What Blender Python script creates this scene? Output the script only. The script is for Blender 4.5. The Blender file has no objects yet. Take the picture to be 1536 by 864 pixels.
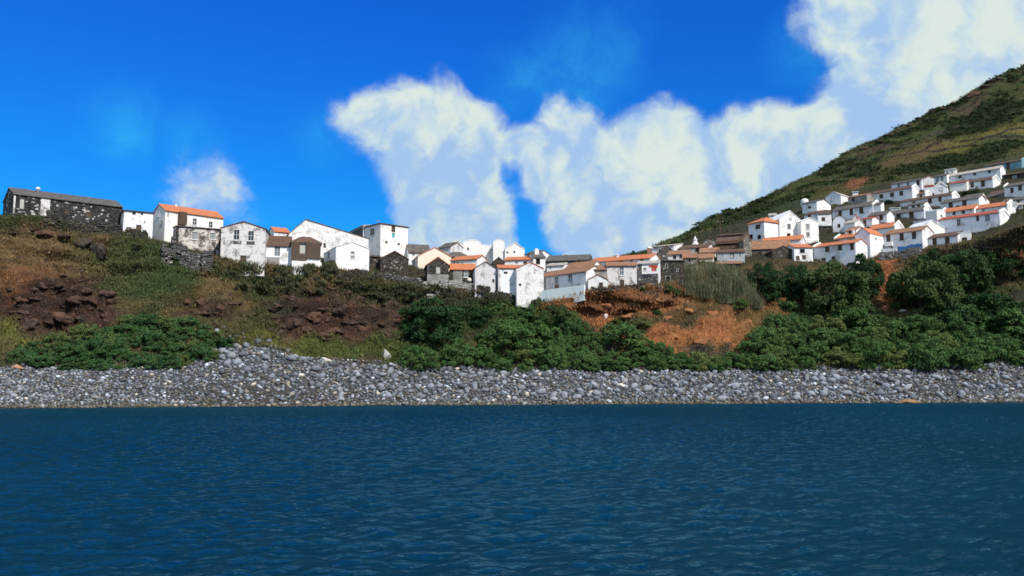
import bpy, math, random
import numpy as np
from mathutils import Vector
from mathutils.bvhtree import BVHTree

random.seed(7)
RNG = np.random.default_rng(11)
SC = bpy.context.scene
COL = SC.collection
R = math.radians

# ------------------------------------------------------------------ camera
F = 1300.0                      # focal length in photo pixels (photo 1536 wide)
CAMH = 3.5
TILT = math.atan(140.0 / F)     # horizon lies at photo row 572
CT, ST = math.cos(TILT), math.sin(TILT)
cam = bpy.data.cameras.new("camera")
cam.sensor_width = 36.0
cam.lens = 36.0 * F / 1536.0
cam.clip_start, cam.clip_end = 0.5, 12000.0
camo = bpy.data.objects.new("camera", cam)
COL.objects.link(camo)
camo.location = (0, 0, CAMH)
camo.rotation_euler = (R(90) + TILT, 0, 0)
SC.camera = camo

# ------------------------------------------------------------------ light
SUN_AZ, SUN_EL = 143.0, 43.0    # clockwise from the view direction
SKY_STRENGTH = 0.12
EXPOSURE = 0.6
sunv = Vector((math.sin(R(SUN_AZ)) * math.cos(R(SUN_EL)), math.cos(R(SUN_AZ)) * math.cos(R(SUN_EL)), math.sin(R(SUN_EL))))
sl = bpy.data.lights.new("sun", 'SUN')
sl.energy, sl.angle, sl.color = 3.0, R(0.53), (1.0, 0.91, 0.79)
so = bpy.data.objects.new("sun", sl)
COL.objects.link(so)
so.rotation_euler = (-sunv).to_track_quat('-Z', 'Y').to_euler()
so.location = (60, -60, 120)
vs = SC.view_settings
vs.view_transform, vs.look, vs.exposure, vs.gamma = 'Standard', 'None', EXPOSURE, 1.0
SC.render.engine = 'CYCLES'
SC.cycles.max_bounces = 5
SC.cycles.diffuse_bounces = 2
SC.cycles.glossy_bounces = 3
SC.cycles.transmission_bounces = 2
SC.cycles.caustics_reflective = False
SC.cycles.caustics_refractive = False
SC.cycles.pixel_filter_type = 'BLACKMAN_HARRIS'
SC.cycles.filter_width = 1.6

def ray(px, py):
    dx, dy = (px - 768.0) / F, (432.0 - py) / F
    return Vector((dx, CT - dy * ST, ST + dy * CT)).normalized()
def zat(py, Y):
    dy = (432.0 - py) / F
    return CAMH + Y * (ST + dy * CT) / (CT - dy * ST)
def proj(x, y, z):
    f = y * CT + (z - CAMH) * ST
    u = -y * ST + (z - CAMH) * CT
    return 768.0 + F * x / f, 432.0 - F * u / f

# ------------------------------------------------------------------ world: Nishita sky + clouds fixed by direction
W = bpy.data.worlds.new("World")
SC.world = W
W.use_nodes = True
nt = W.node_tree
N, L = nt.nodes, nt.links
def mth(op, a, b=None, c=None, clamp=False):
    n = N.new('ShaderNodeMath'); n.operation = op; n.use_clamp = clamp
    for i, v in enumerate((a, b, c)):
        if v is None: continue
        if isinstance(v, (int, float)): n.inputs[i].default_value = v
        else: L.new(v, n.inputs[i])
    return n.outputs[0]
def vmth(op, a, b):
    n = N.new('ShaderNodeVectorMath'); n.operation = op
    for i, v in enumerate((a, b)):
        if isinstance(v, (tuple, list, Vector)): n.inputs[i].default_value = v
        else: L.new(v, n.inputs[i])
    return n.outputs[1] if op in ('DISTANCE', 'DOT_PRODUCT') else n.outputs[0]
def smooth(v, a, b, lo=0.0, hi=1.0):
    n = N.new('ShaderNodeMapRange'); n.interpolation_type = 'SMOOTHSTEP'
    L.new(v, n.inputs[0])
    n.inputs[1].default_value, n.inputs[2].default_value = a, b
    n.inputs[3].default_value, n.inputs[4].default_value = lo, hi
    return n.outputs[0]
def wnoise(vec, scale, detail, rough=0.55, dist=0.0):
    n = N.new('ShaderNodeTexNoise')
    L.new(vec, n.inputs['Vector'])
    n.inputs['Scale'].default_value, n.inputs['Detail'].default_value = scale, detail
    n.inputs['Roughness'].default_value, n.inputs['Distortion'].default_value = rough, dist
    return n
def wmix(f, a, b):
    n = N.new('ShaderNodeMix'); n.data_type = 'RGBA'
    if isinstance(f, float): n.inputs[0].default_value = f
    else: L.new(f, n.inputs[0])
    for i, v in ((6, a), (7, b)):
        if isinstance(v, tuple): n.inputs[i].default_value = v + (1,)
        else: L.new(v, n.inputs[i])
    return n.outputs[2]
tc = N.new('ShaderNodeTexCoord')
DIR = tc.outputs['Generated']
sky = N.new('ShaderNodeTexSky')
sky.sky_type = 'NISHITA'; sky.sun_disc = False
sky.sun_elevation, sky.sun_rotation = R(SUN_EL), R(SUN_AZ)
sky.air_density, sky.dust_density, sky.ozone_density = 1.0, 0.3, 2.0
tint = N.new('ShaderNodeMix'); tint.data_type = 'RGBA'; tint.blend_type = 'MULTIPLY'
tint.inputs[0].default_value = 1.0
sepz = N.new('ShaderNodeSeparateXYZ'); L.new(DIR, sepz.inputs[0])
L.new(sky.outputs[0], tint.inputs[6])
L.new(wmix(smooth(sepz.outputs[2], 0.02, 0.50), (0.030, 0.425, 0.74), (0.028, 0.315, 1.0)), tint.inputs[7])
# cloud masses: (px, py, radius px, weight)
BLOBS = [
 (540,178,52,.9),(590,170,56,1),(650,170,58,1),(705,190,52,1),(605,225,56,1),(665,240,62,1),(725,225,45,.8),
 (645,295,52,1),(705,300,62,1),(742,295,34,.8),(655,345,52,1),(715,350,58,1),(752,368,30,.7),(812,272,30,.4),
 (855,195,58,.9),(815,255,48,.9),(935,225,45,.8),(985,208,58,1),(1030,235,50,.8),(1115,212,50,.8),(1170,212,50,.8),
 (870,275,70,1),(950,285,80,1),(1050,290,85,1),(1145,265,75,1),(872,345,50,.9),(920,355,70,1),(1010,345,70,1),(1100,320,70,1),
 (1255,18,58,.9),(1325,40,80,1),(1425,60,115,1),(1540,60,120,1),(1340,140,88,1),(1430,160,115,1),(1262,180,62,.9),
 (1245,235,72,1),(1320,220,90,1),(1195,280,72,1),(1650,60,150,1),(1600,-60,140,1),(1420,-60,100,1),(1780,40,160,1),
 (785,222,36,.9),(300,285,58,.55),(325,290,40,.25),(345,330,40,.25),
]
FAINT = [(178,178,55,.22),(185,215,40,.14),(850,95,90,.16),(900,120,70,.14),(290,212,45,.18),(1205,75,60,.18),(780,120,60,.15),(480,205,50,.16),(940,40,50,.07)]
SUNSIDE = (0.030, -0.006, 0.026)
def blobfield(vec, blobs):
    acc = None
    for bx, by, br, bw in blobs:
        d = vmth('DISTANCE', vec, tuple(ray(bx, by)))
        r = br / F * 1.28
        q = mth('MULTIPLY', d, 1.0 / r)
        q = mth('SUBTRACT', 1.0, mth('MULTIPLY', q, q), clamp=True)
        q = mth('MULTIPLY', mth('MULTIPLY', q, q), bw)
        acc = q if acc is None else mth('ADD', acc, q)
    return acc
warp = wnoise(DIR, 9.0, 4.0)
wv = vmth('MULTIPLY', vmth('SUBTRACT', warp.outputs['Color'], (0.5, 0.5, 0.5)), (0.07, 0.07, 0.07))
WD = vmth('ADD', DIR, wv)
front = mth('MINIMUM', blobfield(WD, BLOBS), 1.0)
fr_d = vmth('DISTANCE', DIR, tuple(ray(768, 300)))
outside = smooth(fr_d, 0.62, 0.95)
gen = wnoise(vmth('MULTIPLY', DIR, (1.0, 1.0, 2.2)), 2.6, 5.0, 0.55)
genm = mth('MULTIPLY', smooth(gen.outputs['Fac'], 0.35, 0.51), outside)  # cloud cover outside the view, thickened to brighten shaded walls
base = mth('MAXIMUM', front, genm)
fine = wnoise(WD, 26.0, 7.0, 0.60, 0.25)
fine2 = wnoise(vmth('ADD', WD, SUNSIDE), 26.0, 7.0, 0.60, 0.25)
LITB = [(595,168,70,.8),(650,160,60,.6),(745,285,55,1),(700,330,50,.5),(850,190,40,.4),(985,225,75,.9),(1010,300,70,.8),(880,300,50,.4),(1160,225,65,.8),(1120,290,60,.6),(1455,80,100,.8),(1255,15,60,.9),(520,185,40,.4)]
DARKB = [(690,245,70,.8),(620,290,60,.7),(640,345,60,.7),(850,255,70,.8),(930,345,70,.8),(840,345,60,.6),(1075,245,45,.7),(1075,330,60,.6),(1350,170,100,.6),(1270,235,90,.8),(1230,300,80,.7)]
big = wnoise(WD, 13.0, 5.0, 0.55)
dens = mth('ADD', base, mth('MULTIPLY', mth('MULTIPLY', mth('SUBTRACT', fine.outputs['Fac'], 0.5), 1.0), smooth(base, 0.0, 0.2)))
alpha = smooth(dens, 0.02, 0.74)
fnt = mth('MULTIPLY', blobfield(WD, FAINT), smooth(fine.outputs['Fac'], 0.3, 0.7, 0.5, 1.6))
lit = mth('ADD', mth('MULTIPLY', mth('SUBTRACT', fine.outputs['Fac'], fine2.outputs['Fac']), 1.6),
          mth('MULTIPLY', mth('SUBTRACT', big.outputs['Fac'], 0.50), 1.9))
lit = mth('ADD', lit, mth('MULTIPLY', mth('SUBTRACT', blobfield(WD, LITB), blobfield(WD, DARKB)), 0.29))
hz = smooth(sepz.outputs[2], 0.12, 0.36, -0.14, 0.10)
lit = mth('ADD', mth('ADD', lit, 0.44), hz, clamp=True)
lit = smooth(lit, 0.0, 1.0)
k = 1.02 / SKY_STRENGTH / 2 ** EXPOSURE
ccol = wmix(lit, (0.36 * k, 0.55 * k, 0.83 * k), (0.70 * k, 0.80 * k, 0.75 * k))
final = wmix(fnt, tint.outputs[2], (0.05 * k, 0.52 * k, 0.86 * k))
final = wmix(alpha, final, ccol)
bgn = N['Background']
L.new(final, bgn.inputs[0])
bgn.inputs[1].default_value = SKY_STRENGTH

# ------------------------------------------------------------------ helpers
def tag(o, label=None, cat=None, group=None, kind=None):
    if label: o['label'] = label
    if cat: o['category'] = cat
    if group: o['group'] = group
    o['kind'] = kind or 'thing'
    return o
def mesh(name, verts, faces, mat=None, smoothed=False):
    me = bpy.data.meshes.new(name)
    me.from_pydata([tuple(v) for v in verts], [], faces)
    if mat: me.materials.append(mat)
    if smoothed: me.polygons.foreach_set('use_smooth', [True] * len(me.polygons))
    me.update()
    return me
def tri_mesh(name, V, T, mat, smoothed=False):
    """fast mesh from numpy arrays; T is (n,k) faces of k corners"""
    me = bpy.data.meshes.new(name)
    n, kk = T.shape
    me.vertices.add(len(V)); me.vertices.foreach_set('co', np.asarray(V, np.float32).ravel())
    me.loops.add(n * kk); me.loops.foreach_set('vertex_index', T.astype(np.int32).ravel())
    me.polygons.add(n); me.polygons.foreach_set('loop_start', np.arange(0, n * kk, kk, dtype=np.int32))
    me.update(calc_edges=True)
    if smoothed: me.polygons.foreach_set('use_smooth', np.ones(n, bool))
    me.materials.append(mat)
    me.validate()
    return me
def link(name, me, parent=None, loc=(0, 0, 0), rz=0.0):
    o = bpy.data.objects.new(name, me)
    COL.objects.link(o)
    o.location = loc
    o.rotation_euler = (0, 0, rz)
    if parent: o.parent = parent
    return o
def set_color(me, cols):
    a = me.color_attributes.new("albedo", 'FLOAT_COLOR', 'POINT')
    c = np.ones((len(cols), 4), np.float32); c[:, :3] = cols
    a.data.foreach_set('color', c.ravel())

_P = np.random.default_rng(5).random((3, 256, 256))
def vnoise(x, y, s=0):
    xi, yi = np.floor(x).astype(int), np.floor(y).astype(int)
    fx, fy = x - xi, y - yi
    fx, fy = fx*fx*fx*(fx*(fx*6-15)+10), fy*fy*fy*(fy*(fy*6-15)+10)
    T = _P[s % 3]; o = 37 * s
    g = lambda a, b: T[(a + o) & 255, (b + 3 * o) & 255]
    return (g(xi, yi)*(1-fx)+g(xi+1, yi)*fx)*(1-fy)+(g(xi, yi+1)*(1-fx)+g(xi+1, yi+1)*fx)*fy - 0.5
def fbm(x, y, s=0, oct=4, gain=0.5):
    a, t, f = 1.0, 0.0, 1.0
    for i in range(oct):
        t = t + a * vnoise(x * f + 17.3 * i, y * f - 9.1 * i, s + i); a *= gain; f *= 2.03
    return t

# ------------------------------------------------------------------ materials
class NB:
    def __init__(s, name):
        s.m = bpy.data.materials.new(name); s.m.use_nodes = True
        s.n, s.l = s.m.node_tree.nodes, s.m.node_tree.links
        s.b = s.n['Principled BSDF']; s.tc = None
    def co(s, which='Object'):
        if s.tc is None: s.tc = s.n.new('ShaderNodeTexCoord')
        return s.tc.outputs[which]
    def pos(s):
        return s.n.new('ShaderNodeNewGeometry').outputs['Position']
    def node(s, t, ins=None, **kw):
        n = s.n.new(t)
        for a, v in kw.items(): setattr(n, a, v)
        for a, v in (ins or {}).items():
            if isinstance(v, bpy.types.NodeSocket): s.l.new(v, n.inputs[a])
            else: n.inputs[a].default_value = v
        return n
    def noise(s, vec, scale, detail=4, rough=.55, dist=0.):
        return s.node('ShaderNodeTexNoise', {'Vector': vec, 'Scale': scale, 'Detail': detail, 'Roughness': rough, 'Distortion': dist}).outputs['Fac']
    def ramp(s, v, a, b, lo=0., hi=1.):
        return s.node('ShaderNodeMapRange', {0: v, 1: a, 2: b, 3: lo, 4: hi}, interpolation_type='SMOOTHSTEP').outputs[0]
    def mix(s, f, a, b, mode='MIX'):
        n = s.n.new('ShaderNodeMix'); n.data_type = 'RGBA'; n.blend_type = mode
        if isinstance(f, (int, float)): n.inputs[0].default_value = f
        else: s.l.new(f, n.inputs[0])
        for i, v in ((6, a), (7, b)):
            if isinstance(v, tuple): n.inputs[i].default_value = v + (1,)
            else: s.l.new(v, n.inputs[i])
        return n.outputs[2]
    def bump(s, h, strength=.4, dist=.1):
        n = s.node('ShaderNodeBump', {'Height': h, 'Strength': strength, 'Distance': dist})
        s.l.new(n.outputs[0], s.b.inputs['Normal'])
    def done(s, col, rough=.8, spec=.3):
        if isinstance(col, tuple): s.b.inputs['Base Color'].default_value = col + (1,)
        else: s.l.new(col, s.b.inputs['Base Color'])
        s.b.inputs['Roughness'].default_value = rough
        s.b.inputs['Specular IOR Level'].default_value = spec
        return s.m
M = {}
def plaster(name, col, stain, amt, scale=0.5):
    b = NB(name); p = b.pos()
    n1 = b.noise(p, scale, 6, .65); n2 = b.noise(p, 3.0, 5, .6)
    c = b.mix(b.ramp(n1, 1 - amt - .06, 1 - amt + .1), col, stain)
    st = b.noise(b.node('ShaderNodeVectorMath', {0: p, 1: (2.2, 2.2, .22)}, operation='MULTIPLY').outputs[0], 1.0, 5, .6)
    c = b.mix(b.ramp(st, .52, .72, 0, .35), c, stain)
    c = b.mix(b.ramp(n2, .45, .8, 0, .10), c, (.35, .33, .30))
    b.bump(n2, .25, .05)
    M[name] = b.done(c, .85, .2)
plaster('white', (.84, .86, .90), (.52, .50, .49), .43)
plaster('bright', (.83, .83, .82), (.62, .60, .59), .41)
plaster('cream', (.82, .74, .62), (.6, .52, .42), .40)
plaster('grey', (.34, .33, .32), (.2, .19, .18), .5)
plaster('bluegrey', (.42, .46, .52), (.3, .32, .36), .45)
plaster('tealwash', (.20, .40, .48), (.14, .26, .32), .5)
plaster('aqua', (.74, .84, .84), (.6, .7, .72), .4)
def weathered(name, white, dark, bal, scale):
    b = NB(name); p = b.pos()
    n = b.noise(p, scale, 8, .72, .3); n2 = b.noise(p, scale * 3.1, 5, .6)
    c = b.mix(b.ramp(n, bal - .07, bal + .07), dark, white)
    c = b.mix(b.ramp(n2, .5, .72, 0, .55), c, (.30, .26, .23))
    b.bump(n, .5, .08)
    M[name] = b.done(c, .9, .15)
weathered('worn', (.72, .70, .70), (.22, .20, .19), .44, .75)
weathered('mottled', (.80, .80, .80), (.46, .45, .44), .44, .9)
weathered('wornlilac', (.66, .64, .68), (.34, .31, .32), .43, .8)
weathered('ruin', (.66, .62, .58), (.10, .085, .08), .53, .62)
def stone(name, dark, mid, pale, bal):
    b = NB(name); p = b.pos()
    pn = b.node('ShaderNodeVectorMath', {0: p, 1: (1, 1, 1.5)}, operation='MULTIPLY').outputs[0]
    v = b.node('ShaderNodeTexVoronoi', {'Vector': pn, 'Scale': 2.0, 'Randomness': 1.0})
    sep = b.node('ShaderNodeSeparateColor', {0: v.outputs['Color']})
    e = b.node('ShaderNodeTexVoronoi', {'Vector': pn, 'Scale': 2.0}, feature='DISTANCE_TO_EDGE').outputs['Distance']
    n = b.noise(p, .45, 5, .6)
    c = b.mix(sep.outputs[0], dark, mid)
    sel = b.node('ShaderNodeMath', {0: sep.outputs[1], 1: n}, operation='MULTIPLY').outputs[0]
    c = b.mix(b.ramp(sel, bal, bal + .05), c, pale)
    c = b.mix(b.ramp(e, 0, .09), tuple(x * .5 for x in dark), c)
    b.bump(b.ramp(e, 0, .14), .8, .12)
    M[name] = b.done(c, .9, .2)
stone('basalt', (.028, .028, .032), (.085, .078, .078), (.50, .48, .49), .43)
stone('darkstone', (.035, .032, .03), (.11, .095, .08), (.36, .33, .30), .50)
stone('palestone', (.16, .15, .13), (.30, .28, .24), (.5, .47, .42), .45)
stone('greystone', (.08, .078, .08), (.19, .18, .18), (.45, .43, .42), .45)
def tiles(name, c1, c2, c3):
    b = NB(name); p = b.co(); w = b.pos()
    n = b.noise(w, 1.1, 5, .6); n2 = b.noise(w, 7, 3, .6)
    c = b.mix(b.ramp(n, .35, .62), c1, c2)
    c = b.mix(b.ramp(n2, .52, .72, 0, .8), c, c3)
    sx = b.node('ShaderNodeTexWave', {'Vector': p, 'Scale': 1.6, 'Distortion': .4}, bands_direction='X').outputs['Fac']
    sy = b.node('ShaderNodeTexWave', {'Vector': p, 'Scale': 1.3, 'Distortion': .6}, bands_direction='Y').outputs['Fac']
    h = b.node('ShaderNodeMath', {0: sx, 1: sy}, operation='ADD').outputs[0]
    b.bump(h, .7, .1)
    M[name] = b.done(c, .8, .25)
tiles('orange', (.68, .22, .085), (.52, .18, .09), (.70, .36, .22))
tiles('red', (.52, .11, .06), (.42, .10, .06), (.60, .22, .13))
tiles('oldtile', (.40, .20, .11), (.26, .14, .09), (.52, .34, .22))
tiles('brown', (.17, .095, .065), (.11, .07, .055), (.26, .16, .11))
tiles('greytile', (.16, .145, .135), (.10, .09, .085), (.25, .22, .20))
tiles('paletile', (.56, .50, .46), (.44, .38, .34), (.66, .62, .58))
def plain(name, col, rough=.6, spec=.3, var=.25):
    b = NB(name); n = b.noise(b.pos(), 2.5, 4)
    M[name] = b.done(b.mix(b.ramp(n, .4, .7), col, tuple(x * (1 - var) for x in col)), rough, spec)
plain('glass', (.025, .03, .035), .12, .6)
plain('frame_white', (.75, .74, .72)); plain('frame_grey', (.35, .35, .35)); plain('frame_dark', (.09, .075, .065))
plain('shutter_brown', (.10, .065, .045)); plain('shutter_grey', (.28, .31, .32)); plain('shutter_blue', (.16, .22, .27))
plain('teal', (.05, .42, .42)); plain('red_paint', (.55, .09, .05)); plain('hole', (.012, .011, .012), .9, .1)
plain('wood', (.10, .07, .052), .85); plain('paleboard', (.5, .5, .48)); plain('blue_sheet', (.06, .22, .50), .5)
plain('terracotta', (.62, .33, .2)); plain('metal', (.25, .25, .26), .4); plain('skylight', (.35, .48, .58), .2, .6)
plain('white_paint', (.82, .81, .79)); plain('bark', (.09, .065, .045), .95, .1)
# ------------------------------------------------------------------ terrain: rows of profile lines along the shore
def lin(tab, x):
    k = sorted(tab); return np.interp(x, k, [tab[i] for i in k])
WL = {-1400:622,-400:616,0:613,300:610,600:608,900:606.5,1200:605,1536:603.5,2000:602,3000:599}
PXS = np.unique(np.concatenate([np.arange(-1400,-60,40), np.arange(-60,1600,4), np.arange(1600,3001,40)])).astype(float)
def sm(a, k=9):
    p = np.pad(a, k // 2, mode='edge'); return np.convolve(p, np.ones(k) / k, 'valid')
wl = lin(WL, PXS)
Yw = sm(np.array([(-CAMH) / ((ST + (432 - p) / F * CT) / (CT - (432 - p) / F * ST)) for p in wl]))
Yw = Yw + .9 * fbm(PXS / 55, PXS * 0, 1, 4)
rows = []                                   # (Y, z) arrays over PXS
rows.append((Yw - 30, np.full_like(Yw, -4.5)))
rows.append((Yw - 2, np.full_like(Yw, -0.4)))
rows.append((Yw + 1.0, np.full_like(Yw, 0.45)))
def row_py(py, Y): return (sm(Y), sm(np.array([zat(p, y) for p, y in zip(py, Y)])))
BT = {-1400:560,-400:556,0:553,150:552,250:546,330:518,400:519,470:540,600:551,768:556,1000:556,1200:555,1300:555,1400:548,1536:546,3000:544}
bt = lin(BT, PXS); btY = Yw + lin({0:12,250:13,330:19,400:18,470:13,3000:12}, PXS)
rows.append(row_py(bt, btY))
rows.append(row_py(lin({-1400:505,0:500,100:505,200:500,330:500,430:510,600:514,700:518,800:520,1000:525,1200:520,1400:510,1536:508,3000:500}, PXS), Yw + lin({0:22,780:20,880:15.5,960:15.5,1060:21,3000:22}, PXS)))
rows.append(row_py(lin({-1400:400,0:400,150:408,250:410,400:440,600:450,700:465,800:482,900:472,1000:462,1150:450,1300:452,1400:430,1536:425,3000:400}, PXS), Yw + lin({0:32,600:31,760:28,840:22,960:22,1040:29,1150:36,1300:40,1400:38,3000:38}, PXS)))
EDGE = {-1400:322,-400:320,0:322,70:325,130:341,185:346,250:366,310:383,400:398,480:402,550:411,620:424,680:431,740:440,785:456,830:448,880:437,940:433,1000:425,1060:412,1120:400,1200:395,1260:398,1330:386,1400:374,1470:362,1536:337,3000:250}
EDGEY = {-1400:148,0:150,185:154,330:155,450:158,550:160,640:160,720:160,790:160,835:157,880:152.5,940:153.5,1000:160,1100:178,1200:188,1300:188,1400:185,1500:178,1536:176,3000:176}
rows.append(row_py(lin(EDGE, PXS), lin(EDGEY, PXS)))
def row_z(tab):
    return (sm(lin({k: v[0] for k, v in tab.items()}, PXS)), sm(lin({k: v[1] for k, v in tab.items()}, PXS)))
def py_(Y, p): return (Y, zat(p, Y))
rows.append(row_z({-1400:(180,34),0:(180,34),185:(178,32),330:(175,29),450:(178,29),560:(188,31),640:(184,27),720:(185,26.5),790:(183,26),880:py_(178,412),940:py_(182,404),1000:py_(195,391),
   1100:py_(205,370),1200:py_(215,359),1300:py_(220,345),1400:py_(225,327),1536:py_(225,306),3000:(225,66)}))
rows.append(row_z({-1400:(215,34),0:(215,34),330:(210,30),560:(220,31),640:(212,31),720:(208,31),790:(215,31),880:py_(215,391),1000:py_(238,374),1100:py_(260,338),
   1200:py_(275,309),1300:py_(290,290),1400:py_(305,270),1536:py_(310,246),3000:(310,120)}))
rows.append(row_z({-1400:(260,30),800:(260,30),900:(280,35),1000:py_(290,371),1100:py_(330,328),1200:py_(350,286),1300:py_(350,264),1400:py_(355,240),1536:py_(360,214),3000:(360,170)}))
rows.append(row_z({-1400:(320,22),800:(320,24),900:(330,36),1000:py_(335,370),1100:py_(380,324),1200:py_(400,280),1300:py_(420,236),1400:py_(430,196),1536:py_(440,156),3000:(440,250)}))
RP = {1000:369,1030:362,1047:353,1075:335,1100:320,1130:305,1160:291,1193:275,1252:246,1270:228,1313:209,1364:182,1400:166,1438:151,1446:143,1478:123,1536:97,1600:70}
ridge = {-1400:(380,10),800:(380,14),900:(380,38)}
for p, y in RP.items():
    Y = float(np.interp(p, [1000,1100,1536], [380,420,500])); ridge[p] = (Y, zat(y, Y))
ridge[3000] = (520, 420)
r_ = (lin({k: v[0] for k, v in ridge.items()}, PXS), lin({k: v[1] for k, v in ridge.items()}, PXS))
rows.append((sm(r_[0], 5), sm(r_[1], 3)))
rows.append((r_[0] + 90, r_[1] * .80))
rows.append((r_[0] + 900, np.full_like(Yw, -6)))
SUB = [3, 6, 12, 14, 26, 26, 18, 22, 24, 30, 34, 10, 6]
TY, TZ, TR = [], [], []
for i, s in enumerate(SUB):
    for k_ in range(s):
        t = k_ / s
        TY.append(rows[i][0] * (1 - t) + rows[i + 1][0] * t)
        TZ.append(rows[i][1] * (1 - t) + rows[i + 1][1] * t)
        TR.append(i + t)
TY.append(rows[-1][0]); TZ.append(rows[-1][1]); TR.append(len(SUB))
TY, TZ, TR = np.array(TY), np.array(TZ), np.array(TR)
# soften the profile across rows
for _ in range(2):
    for A in (TZ,):
        A[4:-1] = .25 * A[3:-2] + .5 * A[4:-1] + .25 * A[5:]
f_ = TY * CT + (TZ - CAMH) * ST
TX = (PXS[None, :] - 768.0) / F * f_
PXG = np.broadcast_to(PXS, TX.shape)
PYG = 432.0 - F * (-TY * ST + (TZ - CAMH) * CT) / f_
RG = np.broadcast_to(TR[:, None], TX.shape)
du = np.stack([np.gradient(TX, axis=1), np.gradient(TY, axis=1), np.gradient(TZ, axis=1)], -1)
dv = np.stack([np.gradient(TX, axis=0), np.gradient(TY, axis=0), np.gradient(TZ, axis=0)], -1)
NRM = np.cross(du, dv); NRM /= np.linalg.norm(NRM, axis=-1, keepdims=True) + 1e-9
def bumpf(r, a, b, s=.4): return np.clip((r - a) / s + .5, 0, 1) * np.clip((b - r) / s + .5, 0, 1)
ampA = .12 + 1.35 * bumpf(RG, 3.2, 5.75, .5) + .35 * bumpf(RG, 6.2, 8.3, .5) + 1.9 * bumpf(RG, 9.0, 10.95, .6)
def reg(cx, cy, rx, ry): return np.clip((1 - np.hypot((PXG - cx) / rx, (PYG - cy) / ry)) / .35, 0, 1) * bumpf(RG, 3.2, 6.0, .3)
crag = np.maximum.reduce([reg(500,470,135,42), reg(90,450,105,48), reg(300,462,60,18), reg(1000,475,150,55) * .5, reg(70,345,90,14)])
far = (RG > 8.6)
a1 = fbm(TX / 9, TZ / 6 + TY / 20, 0, 3)
a2 = fbm(TX / 3.2, TZ / 1.5 + TY / 9, 1, 4)
rid = 1 - np.abs(fbm(TX / 6.5, TZ / 2.6 + TY / 14, 2, 3)) * 2.2
hillb = fbm(TX / 16, TY / 16, 1, 4)
D = np.where(far, hillb * 2.2, a1 * 1.3 + a2 * .8 + (rid - .5) * .7) * ampA
ridmask = np.clip((RG - 10.6) / .35, 0, 1)
D = D * (1 - .25 * ridmask)
ledge = np.abs(((TZ + 1.6 * fbm(TX / 7, TY / 7, 0, 3)) / 2.1) % 1.0 - .5) * 2
D = D + crag * ((ledge - .5) * 1.3 + .9 * np.abs(fbm(TX / 2.2, TZ / 1.6, 2, 3)) - .3)
GX, GY, GZ = TX + NRM[..., 0] * D, TY + NRM[..., 1] * D, TZ + NRM[..., 2] * D

# ground colours: where earth, rock, grass or scrub grows (real albedo)
w1 = fbm(PXG / 38, PYG / 24, 0, 4) * 40
w2 = fbm(PXG / 31 + 50, PYG / 19, 1, 4) * 26
X_, Y_ = PXG + w1, PYG + w2
ALB = np.empty(TX.shape + (3,)); ALB[:] = (.090, .078, .040)
def paint(mask, col): ALB[:] = ALB * (1 - mask[..., None]) + np.array(col) * mask[..., None]
def ell(cx, cy, rx, ry, soft=.5): return np.clip((1 - np.hypot((X_ - cx) / rx, (Y_ - cy) / ry)) / soft, 0, 1)
DRY, GRN, RED, DKB, ROCK, OLV, YEL, ORE = (.165,.115,.058), (.042,.070,.026), (.250,.105,.050), (.060,.038,.030), (.048,.044,.044), (.085,.080,.034), (.115,.115,.036), (.42,.175,.075)
nz = fbm(TX / 5, TZ / 3 + TY / 9, 2, 4)
paint(np.clip(nz * 3 + .1, 0, 1) * .8, DRY)
paint(np.clip(fbm(TX / 6 + 30, TZ / 4 + TY / 8, 0, 4) * 3.2, 0, 1) * .8, (.050, .065, .028))
paint(np.clip(fbm(TX / 3 + 11, TZ / 1.2 + TY / 6, 1, 3) * 4 - .5, 0, 1) * .8 * bumpf(RG, 3.3, 6.0, .4), ROCK)
left = [(20,375,130,30,DRY,.9),(90,430,110,50,(.150,.095,.05),.9),(70,465,110,48,DKB,1),(20,430,70,30,RED,.5),(100,455,80,40,DKB,.9),(130,480,70,22,(.075,.045,.035),.9),
 (30,330,50,9,GRN,.7),(215,420,75,45,(.055,.080,.032),1),(200,385,55,30,(.058,.078,.032),.9),(10,510,30,22,YEL,1),
 (300,460,60,30,OLV,.9),(320,445,50,25,DRY,.6),(370,420,60,20,(.05,.07,.03),.8),(300,470,45,10,DKB,.9),
 (470,480,120,35,(.085,.055,.042),1),(430,455,60,14,ROCK,.8),(520,470,70,24,DKB,.8),(560,440,40,20,OLV,.8),(395,480,40,20,OLV,.7),
 (520,440,120,18,(.06,.06,.03),.8),(575,490,50,25,(.10,.07,.05),.9),
 (500,475,120,36,(.095,.050,.036),.9),(440,470,50,16,(.05,.034,.03),.9),(560,480,50,20,(.055,.04,.032),.9),(400,470,40,22,(.06,.08,.034),.8),(560,450,60,18,(.06,.078,.034),.8),(150,400,60,22,(.10,.095,.042),.7),(440,528,120,16,YEL,1),(540,528,110,17,(.075,.095,.03),1),(360,505,70,14,OLV,.8),(640,520,60,25,GRN,.9)]
mid = [(760,470,120,40,GRN,.9),(700,452,60,15,(.06,.065,.04),.7),(960,462,140,34,ORE,1),(920,450,70,18,(.24,.105,.05),1),(1000,440,60,14,(.16,.09,.05),.8),
 (1010,490,90,28,(.13,.095,.05),.9),(1080,470,80,30,(.15,.105,.055),.9),(1000,508,80,20,ORE,.9),(1100,505,75,22,ORE,1),(1120,478,50,18,ORE,.7),(1060,500,60,10,RED,.8),
 (1180,455,45,22,ORE,.9),(960,482,40,14,(.05,.065,.03),.9),(1110,455,60,25,OLV,.7),(1030,475,50,16,(.06,.065,.035),.7)]
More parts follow.
